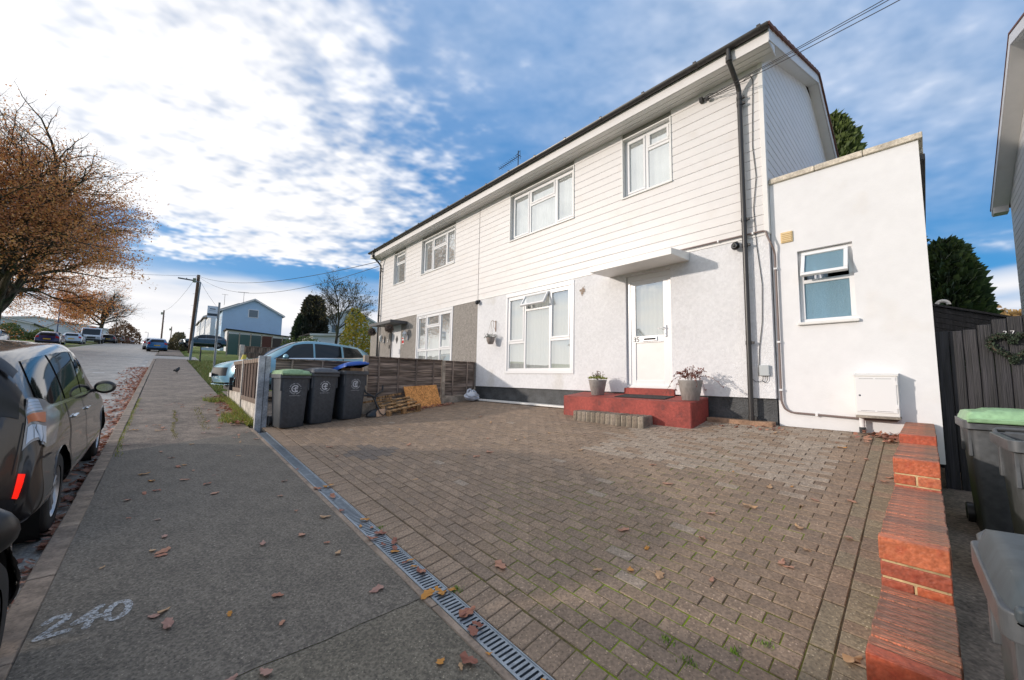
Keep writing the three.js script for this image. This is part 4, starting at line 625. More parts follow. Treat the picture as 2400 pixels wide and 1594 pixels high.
function binShell(w0, d0, w1, d1, h, t = 0) { // open tub, tapered; front = +z
  const ring = (w, d, y, r, inset) => { const s = []; const W = w / 2 - inset, D = d / 2 - inset; const cs = [[W - r, D - r, 0], [-W + r, D - r, 1], [-W + r, -D + r, 2], [W - r, -D + r, 3]]; for (const [cx, cz, q] of cs) for (let k = 0; k <= 3; k++) { const a = q * Math.PI / 2 + k / 3 * Math.PI / 2; s.push([cx + r * Math.cos(a), y, cz + r * Math.sin(a)]); } return s; };
  const rows = [ring(w0 - .02, d0 - .02, 0, .03, 0), ring(w0, d0, .02, .035, 0), ring(mix(w0, w1, .5), mix(d0, d1, .5), h * .5, .04, 0), ring(w1, d1, h, .045, 0), ring(w1, d1, h, .045, .008), ring(mix(w0, w1, .45), mix(d0, d1, .45), h * .45, .04, .008)];
  const pos = [], idx = [], n = 16; for (const rw of rows) for (const p of rw) pos.push(...p); for (let j = 0; j + 1 < rows.length; j++) for (let i = 0; i < n; i++) { const a = j * n + i, b = j * n + (i + 1) % n; idx.push(a, a + n, b, b, a + n, b + n); }
  const c = pos.length / 3; pos.push(0, 0, 0); for (let i = 0; i < n; i++) idx.push(c, i, (i + 1) % n); const cc = pos.length / 3; pos.push(0, h * .45, 0); const o = (rows.length - 1) * n; for (let i = 0; i < n; i++) idx.push(cc, o + (i + 1) % n, o + i);
  const g = new THREE.BufferGeometry(); g.setAttribute('position', new THREE.Float32BufferAttribute(pos, 3)); g.setIndex(idx); const f = toCreasedNormals(g, .6); return uvm(f);
}
const Mbin = std({ color: lin(.085, .095, .107), map: T.fine, roughness: .45 });
function rimGeo(w, d, h) { const s = new THREE.Shape(); const rect = (S, W, D, r) => { S.moveTo(-W + r, -D); S.lineTo(W - r, -D); S.quadraticCurveTo(W, -D, W, -D + r); S.lineTo(W, D - r); S.quadraticCurveTo(W, D, W - r, D); S.lineTo(-W + r, D); S.quadraticCurveTo(-W, D, -W, D - r); S.lineTo(-W, -D + r); S.quadraticCurveTo(-W, -D, -W + r, -D); }; rect(s, w / 2 + .028, d / 2 + .028, .05); const hh = new THREE.Path(); rect(hh, w / 2 - .006, d / 2 - .006, .04); s.holes.push(hh); const g = new THREE.ExtrudeGeometry(s, { depth: .065, bevelEnabled: true, bevelSize: .005, bevelThickness: .005, bevelSegments: 2 }); g.rotateX(-Math.PI / 2).translate(0, h - .06, 0); return uvm(g); }
function lidGeo(w, d, r, o = {}) { // domed lid, hinge at back (-z), local origin at hinge
  const hw = w / 2 + .03, L = d + .07; return grid(18, 18, (u, v) => { const a = mix(-1, 1, u), b = v; const ex = Math.min(1, (1 - Math.abs(a)) * 7), ez = Math.min(1, Math.min(b, 1 - b) * 7), e = Math.min(ex, ez); const cr = 1 - .10 * Math.pow(Math.abs(a), 6) * Math.pow(Math.abs(2 * b - 1), 6); return [a * hw * cr, .05 * fade(clamp(e)) + .025 * (1 - a * a) * (1 - Math.pow(2 * b - 1, 2)) + .012 * (Math.abs(a) < .55 ? 1 : 0) * fade(clamp(e)) - (e === 0 ? .035 : 0), b * L]; }); }
function wheelieBin(label, pos, turn, lidM, o = {}) {
  const b = thing('wheelie_bin', label, 'bin', pos, turn), H = 1.0, w0 = .42, d0 = .46, w1 = .50, d1 = .62;
  mesh('body', binShell(w0, d0, w1, d1, H), o.body ?? Mbin, b); mesh('rim', rimGeo(w1, d1, H), o.body ?? Mbin, b);
  const bk = -d1 / 2;
  mesh('handle_bar', [tube([[-.24, H - .02, bk - .01], [-.24, H + .03, bk - .07], [.24, H + .03, bk - .07], [.24, H - .02, bk - .01]], .014, 8, 30), rod([-.2, H + .005, bk - .035], [.2, H + .005, bk - .035], .012)], o.body ?? Mbin, b);
  for (const s of [-1, 1]) for (const [za, zb] of [[.2, .28], [-.26, -.2]]) mesh('side_rib', rb(s * .245 - .012, s * .245 + .012, .70, H - .04, za, zb, .006), o.body ?? Mbin, b);
  for (const s of [-1, 1]) { const wg = new THREE.Group(); wg.name = 'wheel'; b.add(wg); mesh('tyre', new THREE.CylinderGeometry(.10, .10, .045, 20).rotateZ(Math.PI / 2), M.black, wg); mesh('hub', new THREE.CylinderGeometry(.055, .055, .05, 12).rotateZ(Math.PI / 2), M.plinth, wg); wg.position.set(s * .235, .10, -d0 / 2 - .05); }
  mesh('axle', rod([-.21, .1, -d0 / 2 - .05], [.21, .1, -d0 / 2 - .05], .012), M.steel, b);
  if (lidM) { const lid = grp('lid', b); lid.position.set(0, H + .028, bk - .03); lid.rotation.x = -(o.lid ?? 0); if (o.roll) lid.rotation.z = o.roll; const lg = lidGeo(w1, d1); mesh('lid_top', lg, lidM, lid); const under = lg.clone(); flip(under); under.translate(0, -.006, 0); mesh('lid_underside', under, lidM, lid); mesh('lid_lip', rb(-.26, .26, -.035, .006, d1 + .05, d1 + .085, .012, 2), lidM, lid); mesh('hinge', [-.16, .16].map(x => rb(x - .03, x + .03, -.03, .02, -.03, .02, .008)), o.body ?? Mbin, lid); }
  if (o.badge) { const g = new THREE.PlaneGeometry(.25, .281), sl = Math.atan((d1 - d0) / 2 / H); g.rotateX(sl).translate(0, .72, mix(d0, d1, .72) / 2 + .007); mesh('council_emblem', g, emblem, b); }
  return b;
}
{
  const lidGreen = std({ color: lin(.35, .54, .28), map: T.fine, roughness: .45 }), lidDark = std({ color: lin(.13, .135, .145), map: T.fine, roughness: .4 }), lidBlue = std({ color: lin(.01, .08, .38), roughness: .3 });
  const y = (x, z) => G(x, z) + .002;
  wheelieBin('black wheelie bin with light green lid beside the white end post', [1.87, y(1.87, -8.5), -8.48], .10, lidGreen, { badge: true });
  wheelieBin('black wheelie bin with closed black lid, middle of the three by the fence', [2.40, y(2.4, -8.5), -8.50], .13, lidDark, { badge: true });
  const b3 = wheelieBin('black wheelie bin overfilled under a raised blue lid by the fence', [3.0, y(3.0, -8.5), -8.50], .15, lidBlue, { badge: true, lid: .20, roll: .12 });
  const card = thing('cardboard_waste', 'flattened brown cardboard poking out under the blue bin lid', 'cardboard', [3.0, y(3, -8.5) + 1.0, -8.50], .15); const cm = std({ color: lin(.62, .40, .24), map: T.fine, roughness: .9 });
  for (const [x, z, a, w] of [[.05, .18, .1, .3], [.02, .10, -.12, .34], [-.05, .02, .06, .3], [.1, -.06, .2, .26]]) { const g = rb(-w / 2, w / 2, -.25, .075, -.004, .004, .002); g.rotateX(.25).rotateY(a).translate(x, 0, z); mesh('cardboard_sheet', g, cm, card); }
  // right-hand side, beyond the brick wall
  const mid = std({ color: lin(.12, .128, .136), map: T.fine, roughness: .42 });
  const gy = (x) => G(x, .5) + .01;
  wheelieBin('wheelie bin with pale green lid in front of the charcoal gate', [5.50, gy(5.5) - .03, .46], -Math.PI / 2 + .04, std({ color: lin(.42, .70, .38), map: T.fine, roughness: .4 }), { body: mid });
  wheelieBin('open lidless wheelie bin behind the brick wall', [4.42, gy(4.42) + .0, .60], -Math.PI / 2 + .05, null, { body: mid });
  wheelieBin('nearest wheelie bin with closed grey lid at the right picture edge', [2.02, gy(2.02) - .06, .37], -Math.PI / 2 + .03, std({ color: lin(.085, .108, .122), map: T.fine, roughness: .55 }), { body: mid });
}
// ---------------------------------------------------------------- clutter along the fence
{
  const r = mulberry(77);
  const o = thing('osb_board', 'orange-brown chipboard sheet leaning against the boundary fence', 'board', [4.86, G(4.9, -8.5) + .0, -8.42]); const g = rb(-.48, .48, 0, .58, -.009, .009, .002); g.rotateZ(.05).rotateX(-.42).rotateY(.05); mesh('sheet', uvm(g), M.osb, o);
  const p = thing('wooden_pallet', 'small pine pallet lying tilted beside the chipboard sheet', 'pallet', [4.08, G(4.1, -8.3) + .05, -8.30], .06); p.rotation.z = .16; p.rotation.x = .30;
  for (let k = 0; k < 4; k++) mesh('deck_board', rb(-.42, .42, .15, .166, -.30 + k * .17, -.22 + k * .17, .003, 1, r() * 5), M.pine, p);
  for (let k = 0; k < 3; k++) for (const x of [-.36, 0, .36]) mesh('block', rb(x - .05, x + .05, .02, .15, -.29 + k * .25, -.20 + k * .25, .003, 1, r() * 5), M.pine, p);
  for (let k = 0; k < 3; k++) mesh('base_board', rb(-.42, .42, 0, .018, -.29 + k * .25, -.20 + k * .25, .003, 1, r() * 5), M.pine, p);
  const t = thing('garden_tool', 'black two-handled garden tool with a tan base by the third bin', 'garden tool', [3.56, G(3.5, -8.3), -8.22]);
  mesh('handles', [tube([[-.30, .64, -.1], [-.27, .52, -.06], [-.13, .44, -.02], [-.08, .34, 0], [-.03, .20, .05], [.10, .02, .14]], .02, 8, 40), tube([[.13, .66, -.1], [.11, .55, -.06], [-.04, .47, -.02], [-.08, .34, 0]], .02, 8, 30), tube([[-.30, .45, -.06], [-.18, .455, -.02], [-.09, .42, 0]], .02, 8, 20)], M.black, t);
  mesh('grip', [rod([-.30, .64, -.1], [-.275, .53, -.07], .02, .02, 8), rod([.13, .66, -.1], [.11, .56, -.07], .02, .02, 8)], M.black, t);
  mesh('hoop', tube([[.12, .22, .12], [.12, .08, .16], [.05, .03, .18], [-.02, .08, .17], [-.06, .2, .12]], .011, 8, 30), M.black, t);
  const hood = new THREE.SphereGeometry(.27, 20, 10, 0, Math.PI * 2, 0, Math.PI / 2); hood.scale(1, .62, .5); mesh('hood', hood, M.black, t); mesh('base_plate', prism([[-.09, 0], [.19, .0], [.17, .12], [.12, .17], [-.04, .16], [-.09, .1]], .03, 'z').rotateX(-.2).translate(0, 0, .135), std({ color: lin(.60, .38, .24), roughness: .7 }), t);
  tag(mesh('timber_offcut', rb(-.38, .38, -.02, .02, -.025, .025, .003).rotateZ(.12).translate(3.62, G(3.6, -8.4) + .31, -8.50), M.pine), 'thin pale timber batten resting behind the black garden tool', 'batten');
  tag(mesh('timber_offcut', rb(-.33, .33, -.025, .025, -.01, .01, .003).rotateZ(.16).translate(3.98, G(4, -8.4) + .37, -8.62), M.pine), 'short pine board leaning behind the tilted pallet', 'batten');
  // plastic bag
  const bag = thing('plastic_bag', 'white plastic carrier bag slumped at the house corner by the fence', 'bag', [6.22, .885, -8.40]);
  const bg = new THREE.SphereGeometry(.2, 36, 24); const bp = bg.attributes.position; for (let i = 0; i < bp.count; i++) { const x = bp.getX(i), y = bp.getY(i), z = bp.getZ(i), n = fbm(x * 9 + 5, y * 9 + z * 7, 4) - .5, k = 1 + n * .75; bp.setXYZ(i, x * k * 1.15, Math.max(-.12, y * .62 * k), z * k * .8); } bg.translate(0, .115, 0); bg.computeVertexNormals();
  const bm = new THREE.MeshPhysicalMaterial({ color: lin(.72, .76, .82), roughness: .4, transmission: .25, thickness: 0, side: THREE.DoubleSide }); mesh('bag_body', bg, bm, bag);
  mesh('bag_handles', [tube([[-.16, .12, .05], [-.13, .27, .04], [-.04, .31, .02], [.0, .24, .03], [-.03, .14, .1]], .028, 8, 30).scale(1, 1, .5), tube([[.0, .2, .0], [.08, .28, -.02], [.16, .22, 0], [.18, .12, .02]], .022, 8, 24)], bm, bag);
}
// ---------------------------------------------------------------- stepped brick wall on the right
{
  const w = thing('brick_wall', 'low red brick wall stepping up towards the house on the right', 'wall');
  const cols = [lin(.80, .20, .085), lin(.70, .15, .07), lin(.88, .26, .12), lin(.64, .16, .09)];
  const mb = cols.map(c => std({ color: c, map: T.brick, bumpMap: T.fineB, bumpScale: .003, roughness: .5 })), mt = [lin(.86, .66, .52), lin(.70, .58, .48), lin(.98, .68, .50)].map(c => std({ color: c, map: T.brickTop, bumpMap: T.brickTop, bumpScale: .006, roughness: .85 })), mor = std({ color: lin(.80, .64, .38), map: T.concrete, roughness: .95 });
  // levels: x where each step begins, top height
  const st = [[1.55, .40], [1.92, .55], [2.60, .775], [3.95, .975], [5.0, 1.055], [6.68, 0]], Z0 = -.20, Z1 = .03, r = mulberry(3);
  const coping = rb(-.0335, .0335, -.105, 0, Z0, Z1, .006, 2), across = rb(-.05, .05, -.0325, .0325, -.114, .114, .006, 2), header = rb(-.104, .104, -.0325, .0325, -.0545, .0545, .006, 2), along = rb(-.107, .107, -.0325, .0325, -.052, .052, .006);
  for (let s = 0; s < 5; s++) {
    const [x0, top] = st[s], x1 = st[s + 1][0];
    for (let x = x0 + .036; x < x1 + (s < 4 ? .0 : 0); x += .0755) { const o = mesh('coping_brick', coping, x < x0 + .05 ? mb[s % 3] : mt[r() * 3 | 0], w); o.position.set(x, top + rr(-.003, .003, r), rr(-.003, .003, r)); o.rotation.y = rr(-.01, .01, r); }
    // courses below
    // courses showing in the step face: whole bricks across, then pairs
    for (let c = 0; c < 3; c++) { const y = top - .105 - .042 - c * .075; if (y < P(0) + .02) break; const m = () => mb[r() * 4 | 0]; if ((c + s) % 2 === 0) { const o = mesh('brick', across, m(), w); o.position.set(x0 + .052, y, (Z0 + Z1) / 2); } else for (const z of [Z0 + .056, Z1 - .056]) { const o = mesh('brick', header, m(), w); o.position.set(x0 + .105, y, z + rr(-.002, .002, r)); } }
    for (let c = 0; c < 4; c++) { const y = top - .105 - .042 - c * .075; if (y < .02) break; for (let x = x0 + .33; x < x1 + .05; x += .225) { const o = mesh('brick', along, mb[r() * 4 | 0], w); o.position.set(Math.min(x, x1 + .05), y, Z0 + .054); } }
    mesh('mortar', bx(x0 + .007, x1 + .006, -.1, top - .012, Z0 + .007, Z1 - .007), mor, w);
  }
}
// ---------------------------------------------------------------- right-hand background
{
  const ch = [lin(.05, .05, .066), lin(.042, .042, .056), lin(.058, .057, .072)].map(c => std({ color: c, map: T.wood, bumpMap: T.woodB, bumpScale: .003, roughness: .55 }));
  const g = thing('garden_gate', 'charcoal painted board gate with a curved top right of the extension', 'gate');
  for (let i = 0; i < 13; i++) { const z = .10 + i * .108, top = 2.15 + .13 * sstep(.26, .62, z) + .02 * sstep(.6, 1, z); mesh('gate_board', rb(6.90, 6.922, .1, top, z, z + .103, .006, 1, i * .7), ch[i % 3], g); }
  mesh('gate_rail', [rb(6.925, 6.96, .5, .6, .1, 1.48, .004), rb(6.925, 6.96, 1.85, 1.95, .1, 1.48, .004)], ch[0], g);
  tag(mesh('gate_post', rb(6.86, 6.93, .1, 2.17, .088, .099, .002), ch[1]), 'narrow charcoal gate post against the extension corner', 'post');
  const w = thing('heart_wreath', 'heart-shaped evergreen wreath hanging on the charcoal gate', 'wreath', [6.86, 1.95, .66]), r = mulberry(91), l = [], core = [];
  for (let i = 0; i < 40; i++) { const t = i / 40 * 6.2832, X = 16 * Math.pow(Math.sin(t), 3), Y = 13 * Math.cos(t) - 5 * Math.cos(2 * t) - 2 * Math.cos(3 * t) - Math.cos(4 * t); core.push([0, Y * .0098, X * .0098]); for (let k = 0; k < 45; k++) l.push([rr(-.035, .02, r), Y * .0098 + rr(-.03, .03, r), X * .0098 + rr(-.03, .03, r)]); }
  mesh('foliage', leafQuads(l, .014, r), leafMat(.045, .07, .04, .1), w); mesh('wire_ring', tube(core, .018, 6, 90, true), M.bark, w);
  const num = thing('gate_number', 'small pale numerals on the charcoal gate above the wreath', 'house number', [6.888, 2.075, .60]); for (const [t, z] of [['2', 0], ['7', .05]]) mesh('numeral', new TextGeometry(t, { font, size: .045, depth: .006, curveSegments: 4 }).rotateY(-Math.PI / 2).translate(0, 0, z), M.upvc, num);
  // low dark outbuilding behind the gate
  const s = thing('garden_shed', 'dark grey garden shed roof showing above the charcoal gate', 'shed');
  for (let i = 0; i < 7; i++) { const y = 2.74 - i * .08; mesh('shed_board', prism([[0, y - .074], [1.5, y - .074 - .57], [1.5, y - .57], [0, y]], .03, 'x').translate(8.5, 0, .0), ch[i % 3], s); }
  mesh('shed_wall', bx(8.54, 11, .2, 1.7, 0, 1.5), ch[0], s); mesh('shed_roof', prism([[-.05, 2.765], [1.55, 2.157], [1.55, 2.187], [-.05, 2.795]], 2.6, 'x').translate(8.45, 0, 0), ch[1], s);
  mesh('roof_vent', new THREE.TorusGeometry(.06, .025, 8, 12, Math.PI).rotateY(Math.PI / 2).translate(8.5, 2.70, .22), M.upvcOld, s);
  // neighbouring gable at the picture edge
  const n = thing('white_gabled_house', 'white boarded gable of the next house at the right picture edge', 'house');
  const zw = 1.55, ry = x => x < 10.5 ? mix(5.85, 7.62, (x - 6.2) / 4.3) : mix(7.62, 5.85, (x - 10.5) / 4.3);
  mesh('gable_wall', prism([[6.6, -.2], [14.4, -.2], [14.4, 5.72], [10.5, 7.4], [6.6, 5.72]], .2, 'z').translate(0, 0, zw + .05), M.inner, n);
  mesh('front_wall', bx(6.6, 6.8, -.2, 5.7, zw + .25, zw + 7), M.dash, n); mesh('rear_wall', bx(14.2, 14.4, -.2, 5.7, zw + .25, zw + 7), M.dash, n);
  for (let y = 2.8; y < 7.2; y += BH) { let a = 6.62, b = 14.38; if (y + BH > 5.65) { a = Math.max(a, 6.2 + (y + BH - .14 - 5.85) * 4.3 / 1.77); b = 21 - a; } if (b - a < .3) break; const q = prism(boardProfile(0), b - a, 'z').rotateY(-Math.PI / 2).translate(b, y, zw); mesh('cladding_board', uvm(q, rr(0, 5)), M.clad, n); }
  mesh('lower_wall', bx(6.6, 14.4, -.2, 2.8, zw + .0, zw + .049), M.dash, n);
  const bg = (x0, x1, d, t, z, th) => prism([[x0, ry(x0) - d], [x1, ry(x1) - d], [x1, ry(x1) + t], [x0, ry(x0) + t]], th, 'z').translate(0, 0, z);
  const vg = grp('verge', n); mesh('barge_board', bg(6.2, 10.5, .16, .02, zw - .25, .022), M.clad, vg); mesh('barge_board', bg(10.5, 14.8, .16, .02, zw - .25, .022), M.clad, vg);
  mesh('verge_soffit', [bg(6.3, 10.5, .165, -.15, zw - .228, .225), bg(10.5, 14.8, .165, -.15, zw - .228, .225)], M.upvcOld, vg); mesh('verge_tiles', [bg(6.15, 10.5, -.025, .06, zw - .26, .05), bg(10.5, 14.9, -.025, .06, zw - .26, .05)], M.tile, vg);
  mesh('eaves_box', rb(14.5, 14.8, 5.66, 5.86, zw - .24, zw - .01, .004), M.clad, vg);
  mesh('roof', [bg(6.15, 10.5, -.03, .07, zw - .2, 7.4), bg(10.5, 14.9, -.03, .07, zw - .2, 7.4)], M.tile, n);
}
// ---------------------------------------------------------------- plants
function branchMesh(segs, sides) {           // segs: [ax, ay, az, bx, by, bz, r0, r1]
  const pos = [], nor = [], uv = [], idx = [], A = new THREE.Vector3(), B = new THREE.Vector3(), d = new THREE.Vector3(), u = new THREE.Vector3(), v = new THREE.Vector3();
  for (const s of segs) {
    A.set(s[0], s[1], s[2]); B.set(s[3], s[4], s[5]); d.subVectors(B, A).normalize(); u.set(Math.abs(d.y) > .9 ? 1 : 0, Math.abs(d.y) > .9 ? 0 : 1, 0).cross(d).normalize(); v.crossVectors(d, u);
    const n = s[6] > .05 ? sides + 3 : s[6] > .015 ? sides : 3, o = pos.length / 3;
    for (let k = 0; k < n; k++) { const t = k / n * 6.2832, c = Math.cos(t), q = Math.sin(t); for (const [Q, R] of [[A, s[6]], [B, s[7]]]) { pos.push(Q.x + (u.x * c + v.x * q) * R, Q.y + (u.y * c + v.y * q) * R, Q.z + (u.z * c + v.z * q) * R); nor.push(u.x * c + v.x * q, u.y * c + v.y * q, u.z * c + v.z * q); uv.push(t * Math.max(s[6], .1), Q.y); } }
    for (let k = 0; k < n; k++) { const a = o + 2 * k, b = o + 2 * ((k + 1) % n); idx.push(a, b, a + 1, b, b + 1, a + 1); }
  }
  const g = new THREE.BufferGeometry(); g.setAttribute('position', new THREE.Float32BufferAttribute(pos, 3)); g.setAttribute('normal', new THREE.Float32BufferAttribute(nor, 3)); g.setAttribute('uv', new THREE.Float32BufferAttribute(uv, 2)); g.setIndex(idx); return g;
}
function growTree(o) {
  const r = mulberry(o.seed), big = [], fine = [], tips = [];
  const V = (x, y, z) => new THREE.Vector3(x, y, z);
  function limb(p, d, len, rad, lv) {
    const n = lv === 0 ? 5 : lv < 3 ? 5 : 3, seg = len / n; let q = p.clone(), dir = d.clone(), rd = rad; const last = lv >= o.levels;
    for (let i = 0; i < n; i++) {
      dir.add(V(rr(-1, 1, r), rr(-1, 1, r) + o.lift[Math.min(lv, o.lift.length - 1)], rr(-1, 1, r)).multiplyScalar(o.wig[Math.min(lv, o.wig.length - 1)])).normalize();
      const e = q.clone().addScaledVector(dir, seg), r1 = rad * mix(1, last ? .3 : .55, (i + 1) / n); (lv < 3 ? big : fine).push([q.x, q.y, q.z, e.x, e.y, e.z, rd, r1]); q = e; rd = r1;
      if (lv >= o.levels - 1) tips.push([q.x, q.y, q.z]);
      if (!last && (lv > 0 ? i >= (lv > 2 ? 0 : 1) : i >= n - o.trunkTop)) {
        const kids = o.kids[Math.min(lv, o.kids.length - 1)], k = Math.floor(kids) + (r() < kids % 1 ? 1 : 0);
        for (let c = 0; c < k; c++) { const az = r() * 6.2832, sp = rr(...o.spread[Math.min(lv, o.spread.length - 1)], r), side = V(Math.cos(az), lv === 0 ? .15 : Math.sin(az * 1.7) * .4, Math.sin(az)).normalize(); const nd = dir.clone().multiplyScalar(Math.cos(sp)).addScaledVector(side, Math.sin(sp)).normalize(); limb(q, nd, len * rr(o.shrink[0], o.shrink[1], r) * (lv === 0 ? o.first : 1), rd * rr(.45, .7, r), lv + 1); }
      }
    }
    if (!last) limb(q, dir, len * o.shrink[1] * (lv === 0 ? o.first * .8 : .9), rd, lv + 1);
  }
  limb(V(0, -.3, 0), V(o.lean?.[0] ?? 0, 1, o.lean?.[1] ?? 0).normalize(), o.trunk, o.rad, 0);
  return { big, fine, tips };
}
function tree(name, label, pos, o, leaf, group) {
  const t = thing(name, label, 'tree', pos, 0, group), T0 = growTree(o); const bm = o.bark ?? M.bark;
  mesh('trunk', branchMesh(T0.big, 6), bm, t); mesh('twigs', branchMesh(T0.fine, 4), bm, t);
  if (leaf) { const r = mulberry(o.seed + 1), l = []; for (const [x, y, z] of T0.tips) { const p = leaf.where(x, y, z); let n = leaf.per * p; n = Math.floor(n) + (r() < n % 1 ? 1 : 0); for (let k = 0; k < n; k++) l.push([x + rr(-1, 1, r) * leaf.scatter, y + rr(-1, .6, r) * leaf.scatter, z + rr(-1, 1, r) * leaf.scatter]); }
    const third = leaf.mats.map(() => []); for (const q of l) third[Math.min(leaf.mats.length - 1, Math.floor(Math.pow(r(), 1.2) * leaf.mats.length))].push(q); third.forEach((a, i) => a.length && mesh('crown', leafQuads(a, leaf.size, r), leaf.mats[i], t)); }
  return { t, n: T0.tips.length, tips: T0.tips };
}
{
  const oakBark = std({ color: lin(.26, .21, .14), map: T.bark, bumpMap: T.bark, bumpScale: .04, roughness: 1 });
  const a = tree('oak_tree', 'huge spreading oak with sparse orange-brown leaves across the road', [-9.7, P(-47) + .1, -47], { seed: 12, levels: 5, trunk: 6.6, rad: .55, trunkTop: 4, kids: [3.2, 1.5, 1.5, 1.25, 1.2], spread: [[.8, 1.4], [.5, .95], [.45, 1.0], [.5, 1.1], [.5, 1.1]], shrink: [.56, .70], first: 1.62, lift: [0, .12, .08, .04, .0, -.02], wig: [.10, .24, .28, .3, .34, .4], bark: oakBark }, { where: (x, y, z) => sstep(17.5, 9.5, y + (fbm(x * .3, z * .3 + y * .2, 3) - .5) * 7) * (.3 + 1.0 * fbm(x * .5 + 3, y * .5 + z * .3, 3)), per: 4.4, scatter: .36, size: .068, mats: [leafMat(.78, .36, .12, .5), leafMat(.62, .25, .10, .5), leafMat(.82, .44, .13, .5)] });
  const b = tree('bare_tree', 'bare twiggy tree standing behind the light blue car', [12.6, P(-40) + .3, -40], { seed: 5, levels: 5, trunk: 4.4, rad: .17, trunkTop: 3, kids: [2.4, 1.6, 1.4, 1.2, 1.1], spread: [[.6, 1.1], [.4, .8], [.4, .8], [.4, .9], [.4, .9]], shrink: [.52, .66], first: 1.0, lift: [0, .25, .2, .12, .1], wig: [.05, .16, .2, .24, .28] }, { where: () => .1, per: .6, scatter: .1, size: .08, mats: [leafMat(.22, .17, .05)] });
  tree('oak_tree', 'smaller bare-crowned oak with a few orange leaves beyond the white pickup', [-7.9, P(-88) + .3, -88], { seed: 21, levels: 5, trunk: 3.4, rad: .36, trunkTop: 3, kids: [2.6, 1.5, 1.4, 1.2], spread: [[.8, 1.4], [.5, 1], [.5, 1], [.5, 1]], shrink: [.56, .68], first: 1.5, lift: [0, .08, .04, .0], wig: [.1, .24, .28, .3], bark: oakBark, lean: [.12, 0] }, { where: (x, y) => sstep(.5, -2.5, x), per: .5, scatter: .3, size: .12, mats: [leafMat(.60, .25, .08, .5)] });
  // dense evergreens
  const conifer = (label, pos, h, R, n, seed, prof, mats, size) => { const t = thing('conifer_tree', label, 'tree', pos), r = mulberry(seed), lists = mats.map(() => []), st = []; mesh('trunk', rod([0, 0, 0], [0, h * .96, 0], R * .09, .02, 8), M.bark, t);
    for (let i = 0; i < n; i++) { const v = Math.pow(r(), .8), y = h * (.02 + .97 * v), az = r() * 6.2832, lob = 1 + .42 * (fbm(az * 1.6 + 10, y * .9 + seed, 4) - .5) * 2, q = R * prof(v) * lob * Math.sqrt(rr(.35, 1, r)); lists[r() * mats.length | 0].push([Math.cos(az) * q, y + rr(-.1, .1, r), Math.sin(az) * q, az]); }
    lists.forEach((L, i) => { const pos = [], nor = [], uv = []; for (const [x, y, z, az] of L) { const o = new THREE.Vector3(Math.cos(az) + rr(-.5, .5, r), rr(.1, 1.1, r), Math.sin(az) + rr(-.5, .5, r)).normalize(), s = size * rr(.6, 1.4, r), side = new THREE.Vector3(rr(-1, 1, r), rr(-.4, .4, r), rr(-1, 1, r)).cross(o).normalize().multiplyScalar(s * .28), n2 = side.clone().cross(o).normalize(), c = new THREE.Vector3(x, y, z), tip = c.clone().addScaledVector(o, s); const m = c.clone().addScaledVector(o, s * .55); for (const p of [c, m.clone().add(side), tip, c, tip, m.clone().sub(side)]) { pos.push(p.x, p.y, p.z); nor.push(n2.x, n2.y, n2.z); uv.push(0, 0); } } const g = new THREE.BufferGeometry(); g.setAttribute('position', new THREE.Float32BufferAttribute(pos, 3)); g.setAttribute('normal', new THREE.Float32BufferAttribute(nor, 3)); g.setAttribute('uv', new THREE.Float32BufferAttribute(uv, 2)); mesh('crown', g, mats[i], t); }); return t; };
  const gm = [leafMat(.055, .10, .022, .25), leafMat(.035, .07, .02, .2), leafMat(.085, .13, .025, .25)];
  const cone = v => Math.pow(1 - v, .55) * (.72 + .28 * Math.min(1, v * 6));
  conifer('tall dark conifer rising behind the charcoal gate', [18.5, .4, .55], 5.6, 1.15, 15000, 3, v => Math.pow(1 - v, .45), gm, .34);
  conifer('conifer behind the extension corner with feathery edge', [19.5, .4, -.45], 7.4, 1.0, 12000, 4, cone, gm, .34);
  conifer('conifer tips showing over the extension parapet', [18.2, .4, -2.0], 11.1, 1.5, 16000, 6, cone, [leafMat(.12, .17, .03), leafMat(.07, .11, .02)], .42);
  conifer('dark cypress beside the bare tree', [12.5, P(-48), -48], 7.3, 1.7, 6000, 8, v => Math.pow(1 - v, .4), [leafMat(.05, .06, .03), leafMat(.07, .06, .03)], .5);
  conifer('small pointed cypress left of the dark cypress', [11.3, P(-47.5), -47.5], 4.9, 1.1, 3500, 9, cone, [leafMat(.04, .065, .025)], .45);
  const bush = (name, label, cat, pos, sx, sy, sz, n, seed, mats, size, group) => { const t = thing(name, label, cat, pos, 0, group), r = mulberry(seed), L = mats.map(() => []), st = []; for (let i = 0; i < n; i++) { const v = new THREE.Vector3(rr(-1, 1, r), rr(-.1, 1, r), rr(-1, 1, r)); if (v.length() > 1) { i--; continue; } v.setLength(Math.pow(v.length(), .4)); const k = .78 + .5 * fbm(v.x * 3 + seed, v.y * 3 + v.z * 2, 3); L[r() * mats.length | 0].push([v.x * sx * k, v.y * sy * k, v.z * sz * k]); } for (let i = 0; i < 7; i++) st.push(rod([rr(-.1, .1, r), 0, rr(-.1, .1, r)], [rr(-.6, .6, r) * sx, sy * .7, rr(-.6, .6, r) * sz], .03, .01, 4)); L.forEach((l, i) => mesh('foliage', leafQuads(l, size, r), mats[i], t)); mesh('stems', st, M.bark, t); return t; };
  bush('yellow_bush', 'yellow-green autumn shrub at the left corner of the house', 'shrub', [8.8, P(-24) + .1, -24], 1.15, 3.7, 1.0, 4200, 3, [leafMat(.48, .36, .02), leafMat(.26, .30, .03), leafMat(.55, .42, .04)], .085);
  bush('hedge_shrub', 'low clipped green hedge behind the light blue car', 'hedge', [7.4, P(-30) + .3, -30], 1.9, 1.9, .8, 2200, 4, [leafMat(.12, .17, .03), leafMat(.16, .2, .04)], .08);
